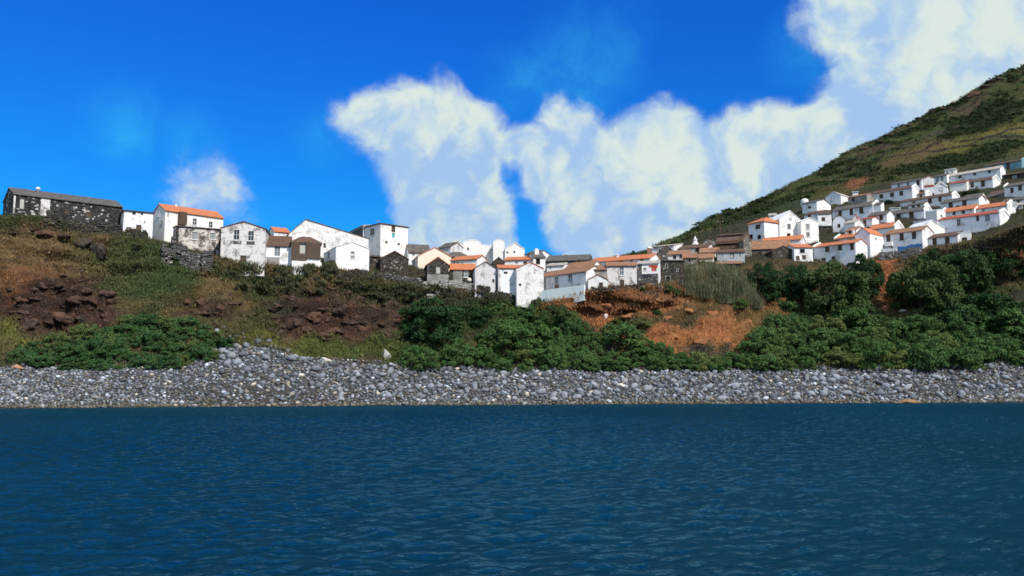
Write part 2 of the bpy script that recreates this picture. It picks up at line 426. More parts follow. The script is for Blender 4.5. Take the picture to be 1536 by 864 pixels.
right = [(1334,430,30,58,(.33,.13,.06),1.2),(1335,462,35,12,RED,1),(1440,500,140,60,GRN,1),(1250,500,140,60,GRN,1),(1522,355,40,25,(.09,.065,.04),1),
 (1525,385,30,28,(.22,.10,.055),.9),(1500,415,60,20,OLV,.8),(1320,385,40,10,(.16,.11,.08),.8),(1480,425,70,10,(.13,.11,.07),.7)]
for cx, cy, rx, ry, c, w in left + mid + right:
    paint(ell(cx, cy, rx * 1.15, ry * 1.15) * min(w, 1) * ((RG > 3.0) & (RG < 6.15)), c)
strat = np.clip((ledge - .55) * 4, 0, 1) * crag
paint(strat * (PXG > 800) * .6, (.20, .095, .05)); paint(strat * (PXG < 800) * .7, (.045, .029, .025))
paint(np.clip((.25 - ledge) * 5, 0, 1) * crag * (PXG < 800) * .5, (.15, .085, .055))
vil = bumpf(RG, 6.1, 8.4, .3)
paint(vil * .85, (.055, .050, .034)); paint(vil * np.clip(fbm(TX / 7, TY / 7, 2, 4) * 3, 0, 1) * .7, (.05, .065, .028))
hill = np.clip((RG - 8.2) / .3, 0, 1)
hn = fbm(TX / 26, TY / 16 + TZ / 14, 1, 5)
paint(hill, (.070, .088, .036))
paint(hill * np.clip(hn * 4 + .35, 0, 1) * .85, (.032, .054, .022))
paint(hill * np.clip(fbm(TX / 20 + 9, TY / 12, 0, 5) * 4 - .35, 0, 1) * .55, (.115, .105, .048))
paint(hill * np.clip(fbm(TX / 11 + 3, TY / 7 + TZ / 6, 2, 4) * 4 - .9, 0, 1) * .8, (.10, .065, .05))
def hpaint(cx, cy, rx, ry, ang, col, w):
    a = math.radians(ang); xx, yy = PXG + w1 * .35 - cx, PYG + w2 * .25 - cy
    u, v = xx * math.cos(a) + yy * math.sin(a), -xx * math.sin(a) + yy * math.cos(a)
    paint(np.clip((1 - np.hypot(u / rx, v / ry)) / .4, 0, 1) * w * (RG > 8.0), col)
hpaint(1430, 218, 130, 13, -14, (.130,.120,.036), 1); hpaint(1500, 204, 90, 6, -9, (.17,.145,.04), 1); hpaint(1370, 235, 70, 10, -18, (.125,.095,.048), .9)
hpaint(1480, 178, 90, 22, -20, (.024,.038,.017), .9); hpaint(1420, 243, 110, 13, -12, (.028,.048,.02), .9)
hpaint(1180, 310, 90, 16, -22, (.040,.062,.026), .8); hpaint(1120, 325, 60, 14, -25, (.026,.04,.02), .8); hpaint(1260, 285, 60, 10, -18, (.10,.085,.035), .8)
hpaint(1285, 277, 22, 7, -10, (.24,.11,.06), 1); hpaint(1450, 165, 40, 8, -28, (.11,.085,.055), .8)
bch = bumpf(RG, 1.0, 3.05, .15)
paint(bch, (.085, .085, .088)); paint(bch * np.clip((2.25 - RG) / .2, 0, 1), (.080, .076, .068))

nr, nc = TX.shape
idx = np.arange(nr * nc).reshape(nr, nc)
TQ = np.stack([idx[:-1, :-1].ravel(), idx[:-1, 1:].ravel(), idx[1:, 1:].ravel(), idx[1:, :-1].ravel()], 1)
b = NB("ground_soil_and_grass")
at = b.node('ShaderNodeVertexColor', layer_name="albedo").outputs[0]
p = b.pos()
n1, n2, n3 = b.noise(p, 1.1, 6, .65), b.noise(p, 3.5, 5, .65), b.noise(p, .35, 5, .6)
c = b.mix(b.ramp(n1, .42, .66, 0, .65), at, (.42, .36, .34), 'MULTIPLY')
c = b.mix(b.ramp(n2, .50, .70, 0, .5), c, (1.9, 1.8, 1.65), 'MULTIPLY')
c = b.mix(b.ramp(n3, .5, .65, 0, .45), c, (.6, .75, .55), 'MULTIPLY')
b.bump(b.node('ShaderNodeMath', {0: n1, 1: n2}, operation='ADD').outputs[0], 1.0, .5)
MAT_GROUND = b.done(c, .95, .1)
GV = np.stack([GX, GY, GZ], -1).reshape(-1, 3)
me = tri_mesh("hillside", GV, TQ, MAT_GROUND, True)
set_color(me, ALB.reshape(-1, 3))
hs = tag(link("hillside", me), kind='structure')
BVH = BVHTree.FromPolygons([tuple(v) for v in GV], [tuple(q) for q in TQ.tolist()])
CAMP = Vector((0, 0, CAMH))
def hit(px, py):
    h = BVH.ray_cast(CAMP, ray(px, py), 3000)[0]
    return h
def ground(x, y):
    h = BVH.ray_cast(Vector((x, y, 600)), Vector((0, 0, -1)))[0]
    return h.z if h else 0.0
# plain (undisplaced) lookup of depth for a row of the picture: first terrain column sample whose row rises past py
def depth_at(px, py):
    j = int(np.argmin(np.abs(PXS - px)))
    col = PYG[:, j]; r0 = int(np.argmax(TR >= 1.8))
    for i in range(r0, nr - 12):
        if col[i + 1] <= py <= col[i] or col[i] <= py:
            t = (col[i] - py) / max(col[i] - col[i + 1], 1e-6)
            return float(TY[i, j] + (TY[i + 1, j] - TY[i, j]) * min(max(t, 0), 1))
    return float(TY[nr // 2, j])

# ------------------------------------------------------------------ sea: one sheet, dense where it is seen
ys = [-40.0, 6.0]; y = 14.0
while y < 150: ys.append(y); y += .10 + .22 * max(0, (y - 18) / 130)
ys += [165, 200, 300, 600, 1500, 5000]
xs = np.concatenate([[-5000, -1500, -500, -250, -150, -110], np.arange(-86, 88, .22), [110, 150, 250, 500, 1500, 5000]])
ys = np.array([-5000, -1000] + ys)
SX, SY = np.meshgrid(xs, ys)
SZ = np.zeros_like(SX)
rw = np.random.default_rng(3)
for i in range(46):
    lam = .40 * (1.058 ** i) * rw.uniform(.9, 1.1)
    if lam > 3.6: lam = rw.uniform(.5, 1.3)
    th = rw.normal(-.9, .75); kx, ky = math.cos(th) * 6.283 / lam, math.sin(th) * 6.283 / lam
    ph = kx * SX + ky * SY + rw.uniform(0, 6.28)
    w_ = .55 + .9 * (fbm(SX / 19 + i, SY / 19, i % 3, 2) + .35)
    SZ += .0070 * lam ** .4 * w_ * (np.sin(ph) + .25 * np.sin(2 * ph + 1.57))
edge = np.clip((88 - np.abs(SX)) / 4, 0, 1) * np.clip((SY - 14) / 2, 0, 1) * np.clip((152 - SY) / 4, 0, 1)
SZ *= edge
nr2, nc2 = SX.shape
ii = np.arange(nr2 * nc2).reshape(nr2, nc2)
SQ = np.stack([ii[:-1, :-1].ravel(), ii[:-1, 1:].ravel(), ii[1:, 1:].ravel(), ii[1:, :-1].ravel()], 1)
b = NB("sea_water")
p = b.pos()
pn = b.node('ShaderNodeVectorMath', {0: p, 1: (1.0, 1.5, 1.0)}, operation='MULTIPLY').outputs[0]
h1, h2 = b.noise(pn, 3.6, 5, .62, .1), b.noise(pn, 8.0, 3, .5, .1)
hh = b.node('ShaderNodeMath', {0: h1, 1: h2, 2: .0}, operation='ADD').outputs[0]
b.bump(hh, .45, .22)
big_ = b.noise(p, .035, 3, .5)
c = b.mix(b.ramp(big_, .35, .65), (.0010, .024, .050), (.0014, .030, .060))
nrm = b.b.inputs['Normal'].links[0].from_socket
dif = b.node('ShaderNodeBsdfDiffuse', {'Color': c, 'Normal': nrm})
glo = b.node('ShaderNodeBsdfGlossy', {'Color': (.42, .80, .92, 1), 'Roughness': .10, 'Normal': nrm})
fr = b.node('ShaderNodeFresnel', {'IOR': 1.33, 'Normal': nrm})
fac = b.node('ShaderNodeMath', {0: fr.outputs[0], 1: .52}, operation='MULTIPLY', use_clamp=True)
mx = b.node('ShaderNodeMixShader', {0: fac.outputs[0], 1: dif.outputs[0], 2: glo.outputs[0]})
b.l.new(mx.outputs[0], b.n['Material Output'].inputs['Surface'])
MAT_SEA = b.m
sea = tag(link("sea", tri_mesh("sea", np.stack([SX, SY, SZ], -1).reshape(-1, 3), SQ, MAT_SEA, True)), kind='structure')
# ------------------------------------------------------------------ houses
WARN = []
def box_vf(x0, x1, y0, y1, z0, z1):
    v = [(x0,y0,z0),(x1,y0,z0),(x1,y1,z0),(x0,y1,z0),(x0,y0,z1),(x1,y0,z1),(x1,y1,z1),(x0,y1,z1)]
    f = [(0,3,2,1),(4,5,6,7),(0,1,5,4),(1,2,6,5),(2,3,7,6),(3,0,4,7)]
    return v, f
class MB:
    def __init__(s): s.v, s.f = [], []
    def add(s, v, f):
        o = len(s.v); s.v += list(v); s.f += [tuple(i + o for i in q) for q in f]; return s
    def box(s, *a): return s.add(*box_vf(*a))
    def prism(s, poly, axis, a0, a1):
        """extrude a 2-D polygon; axis 'x': polygon in (y,z); axis 'y': polygon in (x,z)"""
        n = len(poly)
        mk = (lambda t, q: (t, q[0], q[1])) if axis == 'x' else (lambda t, q: (q[0], t, q[1]))
        v = [mk(a0, q) for q in poly] + [mk(a1, q) for q in poly]
        f = [tuple(range(n - 1, -1, -1)), tuple(range(n, 2 * n))] + [(i, (i + 1) % n, n + (i + 1) % n, n + i) for i in range(n)]
        return s.add(v, f)
    def build(s, name, mat, parent=None, loc=(0,0,0), rz=0.):
        return link(name, mesh(name, s.v, s.f, mat), parent, loc, rz)
_wc = {}
def win_meshes(w, h, kind):
    key = (round(w, 1), round(h, 1), kind)
    if key not in _wc:
        w, h = max(key[0], .4), max(key[1], .4)
        fm, pm = MB(), MB()
        t = .09
        fmat = {'w': 'frame_white', 'g': 'frame_white', 'd': 'frame_dark', 'o': 'frame_grey', 't': 'frame_white', 'b': 'frame_white', 'p': 'frame_dark', 'D': 'frame_grey', 'R': 'frame_white'}[kind]
        pmat = {'w': 'glass', 'g': 'shutter_grey', 'd': 'shutter_brown', 'o': 'hole', 't': 'teal', 'b': 'shutter_blue', 'p': 'paleboard', 'D': 'shutter_brown', 'R': 'red_paint'}[kind]  # open kind: near-black panel paints the darkness inside the opening
        x, z = w / 2, h / 2
        fm.box(-x, -x + t, -.03, .12, -z, z).box(x - t, x, -.03, .12, -z, z).box(-x + t, x - t, -.03, .12, z - t, z).box(-x + t, x - t, -.03, .12, -z, -z + t)
        if kind in 'wb' and h > .8:
            fm.box(-.03, .03, .02, .10, -z + t, z - t); fm.box(-x + t, -.03, .03, .09, -.03, .03); fm.box(.03, x - t, .03, .09, -.03, .03)
        pm.box(-x + t * .7, x - t * .7, .10, .16, -z + t * .7, z - t * .7)
        sl = MB().box(-x - .08, x + .08, -.10, .0 - .031, -z - .09, -z + .01)
        _wc[key] = (mesh('frame', fm.v, fm.f, M[fmat]), mesh('pane', pm.v, pm.f, M[pmat]), mesh('sill', sl.v, sl.f, M['frame_white']))
    return _wc[key]

def facade(mb, O, ud, nd, poly_w, H, holes, depth=.2):
    """wall rectangle with real openings; holes (s0,s1,t0,t1)"""
    us = sorted({0., poly_w} | {q for h in holes for q in h[:2]}); ts = sorted({0., H} | {q for h in holes for q in h[2:]})
    P = lambda s, t, d=0.: (O[0] + ud[0] * s - nd[0] * d, O[1] + ud[1] * s - nd[1] * d, O[2] + t)
    for a in range(len(us) - 1):
        for c_ in range(len(ts) - 1):
            s, t = (us[a] + us[a + 1]) / 2, (ts[c_] + ts[c_ + 1]) / 2
            if any(h[0] < s < h[1] and h[2] < t < h[3] for h in holes): continue
            mb.add([P(us[a], ts[c_]), P(us[a + 1], ts[c_]), P(us[a + 1], ts[c_ + 1]), P(us[a], ts[c_ + 1])], [(0, 1, 2, 3)])
    for s0, s1, t0, t1 in holes:
        c4 = [(s0, t0), (s1, t0), (s1, t1), (s0, t1)]
        for i in range(4):
            p0, p1 = c4[i], c4[(i + 1) % 4]
            mb.add([P(*p0), P(*p0, depth), P(*p1, depth), P(*p1)], [(0, 1, 2, 3)])

def solve_t(P0, d, px, tmax=60.):
    g = lambda t: proj(P0[0] + d[0] * t, P0[1] + d[1] * t, P0[2])[0] - px
    a, b_ = 0., tmax
    if g(a) * g(b_) > 0: return None
    for _ in range(50):
        m = (a + b_) / 2
        if g(a) * g(m) <= 0: b_ = m
        else: a = m
    return (a + b_) / 2
ROOF_T = .16
def H(label, x, yb, ye, th, x1, D, roof='a', rise=1.6, wall='white', rm='brown', wins=(), par='', chim=(), pf=.5, cat='house',
      name='house', Y=None, ov=.28, extras=(), minh=2.2, group='houses of the village', sink=2.2):
    """front wall starts at photo column x (eave row ye), runs to column x1 at plan angle th; D metres deep (or a column if > 100)"""
    th = R(th); d1 = (math.cos(th), math.sin(th)); d2 = (-math.sin(th), math.cos(th))
    if Y is None: Y = depth_at(x, yb)
    fz = zat(ye, Y); f0 = Y * CT + (fz - CAMH) * ST
    P0 = Vector(((x - 768) / F * f0, Y, fz))
    Ln = solve_t(P0, d1, x1)
    if Ln is None or Ln < .8: WARN.append((label, 'L', Ln)); Ln = 6.
    if D > 100:
        Pq = (P0 + Vector((d1[0], d1[1], 0)) * Ln) if D > x1 else P0
        t = solve_t(Pq, d2, D)
        if t is None or t > 16 or t < 1.5: WARN.append((label, 'D', t)); t = 6.
        D = t
    cs = [P0, P0 + Vector((*d1, 0)) * Ln, P0 + Vector((*d2, 0)) * D, P0 + Vector((*d1, 0)) * Ln + Vector((*d2, 0)) * D]
    gs = [ground(c.x, c.y) for c in cs]
    zb = min(max(min(gs) - .5, zat(yb, Y) - sink - .12 * D), fz - minh)
    He = fz - zb
    root = bpy.data.objects.new(name, None); COL.objects.link(root)
    root.empty_display_size = 1.; root.location = (P0.x, P0.y, zb); root.rotation_euler = (0, 0, th)
    tag(root, label, cat, group)
    faces = {'F': ((0, 0, 0), (1, 0), (0, -1), Ln), 'R': ((Ln, 0, 0), (0, 1), (1, 0), D), 'L': ((0, D, 0), (0, -1), (-1, 0), D)}
    def on_face(fc, px, py):
        """hit of a pixel on a wall plane -> (s,t) along the wall and up"""
        O, ud, nd, wdt = faces[fc]
        wl_ = lambda v: (v[0] * d1[0] + v[1] * d2[0], v[0] * d1[1] + v[1] * d2[1])
        Ow = (P0.x + wl_(O)[0], P0.y + wl_(O)[1]); uw, nw = wl_(ud), wl_(nd)
        r = ray(px, py); den = r.x * nw[0] + r.y * nw[1]
        k = (Ow[0] * nw[0] + Ow[1] * nw[1]) / den
        return (r.x * k - Ow[0]) * uw[0] + (r.y * k - Ow[1]) * uw[1], CAMH + r.z * k - zb, k
    holes = {'F': [], 'R': [], 'L': []}; wl2 = []
    for wd in wins:
        cx, cy, w, h, kind = wd[:5]; w *= 1.12; h *= 1.12; fc = wd[5] if len(wd) > 5 else 'F'
        O, ud, nd, wdt = faces[fc]
        s0, tm, k = on_face(fc, cx - w / 2, cy); s1 = on_face(fc, cx + w / 2, cy)[0]
        s0, s1 = min(s0, s1), max(s0, s1); hh = h * k / F / max(.8, 1)
        t0, t1 = tm - hh / 2, tm + hh / 2
        s0, s1 = max(s0, .15), min(s1, wdt - .15)
        top = He - .12 if not (roof == 'f' and fc == 'F') and not (roof != 'f' and fc in 'LR') else He + rise * .55
        sh = min(0, top - t1); t0, t1 = max(t0 + sh, .1), t1 + sh
        if s1 - s0 < .3 or t1 - t0 < .3: WARN.append((label, 'win', wd)); continue
        # round to .1 so that frame meshes are shared
        sc_, wm, tc_, hm = (s0 + s1) / 2, max(round(s1 - s0, 1), .4), (t0 + t1) / 2, max(round(t1 - t0, 1), .4)
        hl = (sc_ - wm / 2, sc_ + wm / 2, tc_ - hm / 2, tc_ + hm / 2)
        if hl[0] < .05 or hl[1] > wdt - .05 or any(hl[0] < q[1] and q[0] < hl[1] and hl[2] < q[3] and q[2] < hl[3] for q in holes[fc]): WARN.append((label, 'clash', wd)); continue
        if hl[3] < He - .05: holes[fc].append(hl)
        wl2.append((fc, sc_, tc_, wm, hm, kind))
    mb = MB()
    facade(mb, (0, 0, 0), (1, 0), (0, -1), Ln, He, holes['F']); facade(mb, (Ln, 0, 0), (0, 1), (1, 0), D, He, holes['R'])
    facade(mb, (0, D, 0), (0, -1), (-1, 0), D, He, holes['L']); mb.add([(Ln, D, 0), (0, D, 0), (0, D, He), (Ln, D, He)], [(0, 1, 2, 3)])
    T, o = ROOF_T, ov
    rf = MB()
    topz = lambda lx, ly: He + rise
    if roof in 'ah':
        yr = D * pf; zr = He + rise
        if roof == 'a':
            mb.add([(0, 0, He), (0, D, He), (0, yr, zr)], [(0, 2, 1)]); mb.add([(Ln, 0, He), (Ln, D, He), (Ln, yr, zr)], [(0, 1, 2)])
        g1, g2 = rise / yr, rise / (D - yr)
        xo = .12 if roof == 'a' else o
        xl0, xl1 = (-xo if 'L' not in par else .16), (Ln + xo if 'R' not in par else Ln - .16)
        if roof == 'a':
            rf.prism([(-o, He - o * g1 + .02), (yr, zr + .02), (D + o, He - o * g2 + .02), (D + o, He - o * g2 + T), (yr, zr + T + .03), (-o, He - o * g1 + T)], 'x', xl0, xl1)
        else:
            hx = min(Ln * .33, yr)
            v = [(-o, -o, He), (Ln + o, -o, He), (Ln + o, D + o, He), (-o, D + o, He), (hx, yr, zr), (Ln - hx, yr, zr)]
            v += [(a, b2, He + T) if c2 == He else (a, b2, c2 + T) for a, b2, c2 in v]
            rf.add(v, [(0, 3, 2, 1), (6, 7, 11, 10), (7, 8, 11), (8, 9, 10, 11), (9, 6, 10), (0, 1, 7, 6), (1, 2, 8, 7), (2, 3, 9, 8), (3, 0, 6, 9)])
        for e in par:
            xa, xb = (-.14, .16) if e == 'L' else (Ln - .16, Ln + .14)
            MB().prism([(-o - .03, He - o * g1 - .05), (yr, zr - .05), (D + o, He - o * g2 - .05), (D + o, He - o * g2 + T + .36), (yr, zr + T + .42), (-o - .03, He - o * g1 + T + .36)], 'x', xa, xb).build('parapet', M['bright' if wall in ('bright', 'white') else wall], root)
        topz = lambda lx, ly: He + (ly * g1 if ly < yr else (D - ly) * g2)
        if roof == 'a': MB().prism([(yr - .13, zr + T - .04), (yr, zr + T + .11), (yr + .13, zr + T - .04)], 'x', xl0 + .01, xl1 - .01).build('ridge_tiles', M[rm], root)
    elif roof == 'f':
        xr = Ln * pf; zr = He + rise
        mb.add([(0, 0, He), (Ln, 0, He), (xr, 0, zr)], [(0, 1, 2)]); mb.add([(0, D, He), (Ln, D, He), (xr, D, zr)], [(0, 2, 1)])
        g1, g2 = rise / xr, rise / (Ln - xr)
        yo = -.12 if 'F' not in par else .16
        rf.prism([(-o, He - o * g1 + .02), (xr, zr + .02), (Ln + o, He - o * g2 + .02), (Ln + o, He - o * g2 + T), (xr, zr + T + .03), (-o, He - o * g1 + T)], 'y', yo, D + .12)
        if 'F' in par:
            MB().prism([(-o, He - o * g1 - .05), (xr, zr - .05), (Ln + o, He - o * g2 - .05), (Ln + o, He - o * g2 + T + .3), (xr, zr + T + .36), (-o, He - o * g1 + T + .3)], 'y', -.14, .16).build('parapet', M['bright' if wall in ('bright', 'white') else wall], root)
        topz = lambda lx, ly: He + (lx * g1 if lx < xr else (Ln - lx) * g2)
    elif roof == 'm':
        zr = He + rise; g1 = rise / D
        mb.add([(0, 0, He), (0, D, He), (0, D, zr)], [(0, 2, 1)]); mb.add([(Ln, 0, He), (Ln, D, He), (Ln, D, zr)], [(0, 1, 2)])
        mb.add([(Ln, D, He), (0, D, He), (0, D, zr), (Ln, D, zr)], [(0, 1, 2, 3)])
        rf.prism([(-o, He - o * g1 + .02), (D + .1, zr + .1 * g1 + .02), (D + .1, zr + .1 * g1 + T), (-o, He - o * g1 + T)], 'x', -.12, Ln + .12)
        topz = lambda lx, ly: He + ly * g1
    elif roof == 'r':      # rounded top gable (barrel front)
        n = 12; arc = [(Ln / 2 - Ln / 2 * math.cos(math.pi * i / n), He + rise * math.sin(math.pi * i / n)) for i in range(n + 1)]
        mb.add([(q[0], 0, q[1]) for q in arc], [tuple(range(n + 1))]); mb.add([(q[0], D, q[1]) for q in arc], [tuple(range(n, -1, -1))])
        rf.prism([(q[0], q[1] + .01) for q in arc] + [(Ln / 2 + (q[0] - Ln / 2) * 1.03, q[1] + .14) for q in reversed(arc)], 'y', -.06, D + .1)
    else:                  # flat slab roof
        rf.box(-o, Ln + o, -o, D + o, He + .01, He + T)
        topz = lambda lx, ly: He + T
    mb.build('wall', M[wall], root)
    ro = rf.build('roof', M[rm], root)
    for cu, cv, ch, cw in chim:
        lx, ly = cu * Ln, cv * D; z = topz(lx, ly)
        q = MB().box(lx - cw / 2, lx + cw / 2, ly - cw / 2, ly + cw / 2, z - .35, z + ch).box(lx - cw / 2 - .07, lx + cw / 2 + .07, ly - cw / 2 - .07, ly + cw / 2 + .07, z + ch, z + ch + .1)
        q.box(lx - cw / 4, lx + cw / 4, ly - cw / 4, ly + cw / 4, z + ch + .1, z + ch + .3)
        q.build('chimney', M['bright' if wall in ('bright', 'white', 'cream') else wall], ro)
    rot = {'F': 0, 'R': math.pi / 2, 'L': -math.pi / 2}
    for fc, s, t, w, h, kind in wl2:
        O, ud, nd, wdt = faces[fc]
        fm, pm, sl_ = win_meshes(w, h, kind)
        nm = 'door' if kind in 'DR' else 'window'
        wo = link(nm, fm, root, (O[0] + ud[0] * s, O[1] + ud[1] * s, t), rot[fc])
        link('door_leaf' if kind in 'DR' else 'pane', pm, wo)
        if kind in 'wgb' and w > .7: link('sill', sl_, wo)
    for ex in extras:      # (name, material, face, x0, y0, x1, y1 in photo px, projection in m)
        nm, mt, fc, ax, ay, bx, by, pr = ex
        s0, t0, k0 = on_face(fc, ax, ay); s1, t1, k1 = on_face(fc, bx, by)
        s0, s1, t0, t1 = min(s0, s1), max(s0, s1), min(t0, t1), max(t0, t1)
        O, ud, nd, wdt = faces[fc]
        s0, s1, t0 = max(s0, .0), min(s1, wdt - .0), max(t0, .0)
        MB().box(s0, s1, -pr, -.004, t0, t1).build(nm, M[mt], root, (O[0], O[1], 0), rot[fc])
    root['_dims'] = (Ln, D, He)
    del root['_dims']
    return root
# ---- left cliff-top row
H('long dark basalt barn with grey-brown roof alone at the far left clifftop', 21, 322, 291, 40, 184, 9.5, 'a', 1.8, 'basalt', 'greytile', Y=150, cat='barn', name='stone_barn',
  wins=[(33,305,7,13,'p'),(68,303,7,9,'p'),(133,322,6,8,'d'),(100,318,5,7,'d')], extras=[('lime_patch','worn','F',62,296,74,325,.05),('lime_patch','worn','F',17,292,22,320,.05)])
H('low white flat-roofed annex between the basalt barn and the orange-roofed house', 186, 345, 316, 30, 230, 5, 'n', .2, 'white', 'frame_dark', Y=157,
  wins=[(201,319.5,5,3,'d'),(213,320,3,2.4,'d'),(217,333,3,4,'g'),(208,343,7,10,'d')])
H('tall white house with bright orange roof and boarded brown balcony door', 248, 353, 315.5, 44, 335, 6.2, 'a', 1.55, 'bright', 'orange', Y=163,
  wins=[(237,322,3.4,7,'w','L'),(243,333,3,4,'g','L'),(292,332,6,9,'w'),(316,336.5,6,8,'w'),(252,322,2.6,6,'g')], extras=[('boarded_bay','wood','F',267,318,277.5,338.5,.9)], chim=[(.28,.5,.3,.4)])
H('peeling whitewashed ruin with brown lean-to edge below the orange-roofed house', 265, 368, 339.5, 28, 332, 5, 'm', .5, 'ruin', 'brown', Y=156,
  wins=[(292,353,9,10,'g'),(319,353.5,9,9,'g'),(320,380,9,9,'D')], extras=[('corner_post','darkstone','F',264.5,340,267,372,.10),('corner_post','darkstone','F',329,343,332.5,388,.12)])
H('mottled whitewashed gable house with two tall upper windows on the left clifftop', 332, 386, 342, 9, 398.5, 9, 'f', 1.2, 'worn', 'brown', Y=155, pf=.5, ov=.22,
  wins=[(355,352,8.6,14,'w'),(376.5,353.5,8.6,13.5,'w'),(365,388,9,9,'D')], extras=[('stone_band','greystone','F',350,361,362,366,.05),('stone_band','greystone','F',370,362,382,367,.05)])
H('small white house with pale orange roof peeping over the brown double roof', 411, 352, 347, 30, 434, 5, 'a', 1.1, 'white', 'orange', Y=180, pf=.5)
H('white house with brown double-pitch roof and one tall window', 399.5, 398, 368, 14, 437, 6.5, 'a', 2.1, 'white', 'brown', Y=158,
  wins=[(416,374,8,13,'b'),(429,384,3,3,'g')], extras=[('grey_base','grey','F',400,387,419,400,.06),('ledge','bright','F',399.6,384,420,386.5,.12)], chim=[])
H('dark timber-fronted house with brown hipped roof and one pale window', 437.5, 399, 364, 16, 481, 6.5, 'h', 1.6, 'white', 'brown', Y=158,
  wins=[(454,373,9,13,'p'),(450,396,5,9,'D')], extras=[('timber_front','wood','F',437.5,363,448.5,391,.30),('timber_front','wood','F',459.5,364,482,389,.30),('timber_front','wood','F',448.6,381,459.4,391,.26)], chim=[(.3,.5,.9,.5)])
H('big mottled white gable house with long brown roof slope behind the timber-fronted house', 433, 380, 351, 22, 553, 8, 'f', 3.2, 'mottled', 'brown', Y=178, pf=.2, ov=.2,
  wins=[(487,368,3,6,'d'),(520,366,5,5,'g')])
H('square white gable house with stacked small windows, nearest the bushes at left', 504, 404, 370.5, 25, 554, 10, 'f', 1.1, 'bright', 'white', Y=160, ov=.06,
  wins=[(529,379,6,4,'b'),(529,385.5,6,3.2,'b'),(529,405.5,6,2.5,'g'),(484,386,3.4,8,'b','L'),(493,384,3.4,9,'b','L')])
H('tall white tower house with a turquoise slot window on the skyline', 571, 373, 335.5, 42, 612, 6.3, 'n', .2, 'bright', 'brown', Y=190,
  wins=[(590,343,5,8,'d'),(590,352.5,4.4,7,'t'),(579.5,363,3,3,'d'),(598,366,3,3,'d'),(592,361.5,2,2.4,'g'),(558.5,349,6,10,'w','L')])
H('long white wing with shaded side attached left of the tower house', 522, 362, 350, -62, 545, 6, 'm', .8, 'white', 'paletile', Y=205, extras=[('shade_band','greystone','F',519,353,544,362,.05)])  # grey panel paints the shade on the lower part of the white wing
H('dark stone gable cottage with one white window under the tower house', 571, 412, 388, 16, 613, 8, 'f', 1.5, 'darkstone', 'brown', Y=165, ov=.12,
  wins=[(594,394,8,9,'p'),(577,399,3,4,'p')], cat='cottage', name='cottage')
H('dark stone lean-to squeezed between white gable house and dark cottage', 555.5, 410, 385, 10, 569.5, 4, 'm', .5, 'darkstone', 'brown', Y=168, wins=[(561.5,396,3.5,8,'d')], cat='outbuilding', name='outbuilding')
H('dark grey roofed house with red ridge tiles right of the tower house', 613, 392, 378, 16, 646, 6, 'a', 2.0, 'white', 'greytile', Y=192, wins=[(620,382,4,4,'g')], extras=[('red_edge','red','F',613,378.6,646,379.8,.4)])
H('white gable house with red verge behind the small grey-based stone house', 627, 402, 384, 15, 677, 9, 'f', 1.9, 'cream', 'orange', Y=181, ov=.1,
  wins=[(621,392,3,6,'b','L')])
H('small stone gable house with grey plaster base and one white window', 641, 425, 397, 9, 673, 8, 'f', 1.4, 'darkstone', 'orange', Y=160, ov=.35,
  wins=[(657.5,405,7,11,'p'),(661.5,425,6,5,'g')], extras=[('plaster_base','grey','F',641,411.5,673,432,.06),('white_kerb','bright','F',641,425.5,656,429,.12),('stone_gable','greystone','F',641,397.5,644,411,.03)])
H('stone house with bright orange roof and white door in the centre of the front row', 675, 428, 404, 4, 713, 4.5, 'a', 1.15, 'darkstone', 'orange', Y=162,
  wins=[(686.5,414,8,12,'p'),(699,411,6,9,'b'),(692,426,3,5,'d')], extras=[('plaster_panel','grey','F',680,405,693,430,.05)])
H('white house with dark shuttered windows under a bright orange roof above the front row', 676, 402, 391, -26, 716, 4.5, 'a', .9, 'white', 'orange', Y=178,
  wins=[(681,395.5,3,5,'b'),(687,395.5,3,5,'b'),(693,396,3,5,'b')])
H('tall lilac-grey weathered gable house next to the orange-roofed stone house', 712.5, 436, 402.5, 12, 743.5, 8, 'f', 1.25, 'wornlilac', 'greytile', Y=160, ov=.2,
  wins=[(740,421,3,4,'d'),(722,412,3,5,'g')])
H('white house with peeling left corner and orange eaves in the centre', 747.5, 438, 402, 6, 785, 5, 'a', .7, 'white', 'orange', Y=160,
  wins=[(758.5,409,5,3,'d'),(754,405,2.4,3,'g'),(749.5,434,4,4,'R')], extras=[('peeling_corner','worn','F',747.8,404,751,436,.03)])
H('tall bright white gable house whose wall runs down to the lowest point of the village', 775, 452, 402.5, 10, 815.5, 9, 'f', 1.15, 'mottled', 'orange', Y=158.5, ov=.08, sink=0.,
  wins=[(780,427,3.4,3.2,'d'),(802,409,2.6,3.2,'g'),(802,413.5,2.4,2,'g'),(790,440,2,2,'g')])
# ---- church and houses behind the centre
cx_ = H('long white church hall with irregular roofline on the central skyline', 676, 392, 367.5, 3, 742, 8, 'a', .5, 'bright', 'white', Y=206, cat='church', name='church', ov=.05, group='church buildings',
  wins=[(702,373,2.6,4,'d'),(722,372.5,2,3,'g'),(737,374.5,2,3,'g'),(710,385,3,4,'d'),(690,382,2,3,'g')])
H('pointed white chapel gable at the left end of the church hall', 675, 388, 366, 2, 695, 6, 'f', .9, 'bright', 'white', Y=204.5, cat='chapel', name='chapel', ov=.04, group='church buildings')
H('low rounded white vault on top of the church hall', 695, 388, 366, 2, 722, 6, 'r', 1.0, 'bright', 'white', Y=204.8, cat='chapel', name='chapel', ov=.04, group='church buildings', wins=[(702,373.5,2.4,4,'d')])
H('round-topped white bell tower standing highest beside the church', 740, 390, 366, 4, 757, 3, 'r', 1.1, 'bright', 'white', Y=203.5, cat='bell tower', name='bell_tower', group='church buildings', wins=[])
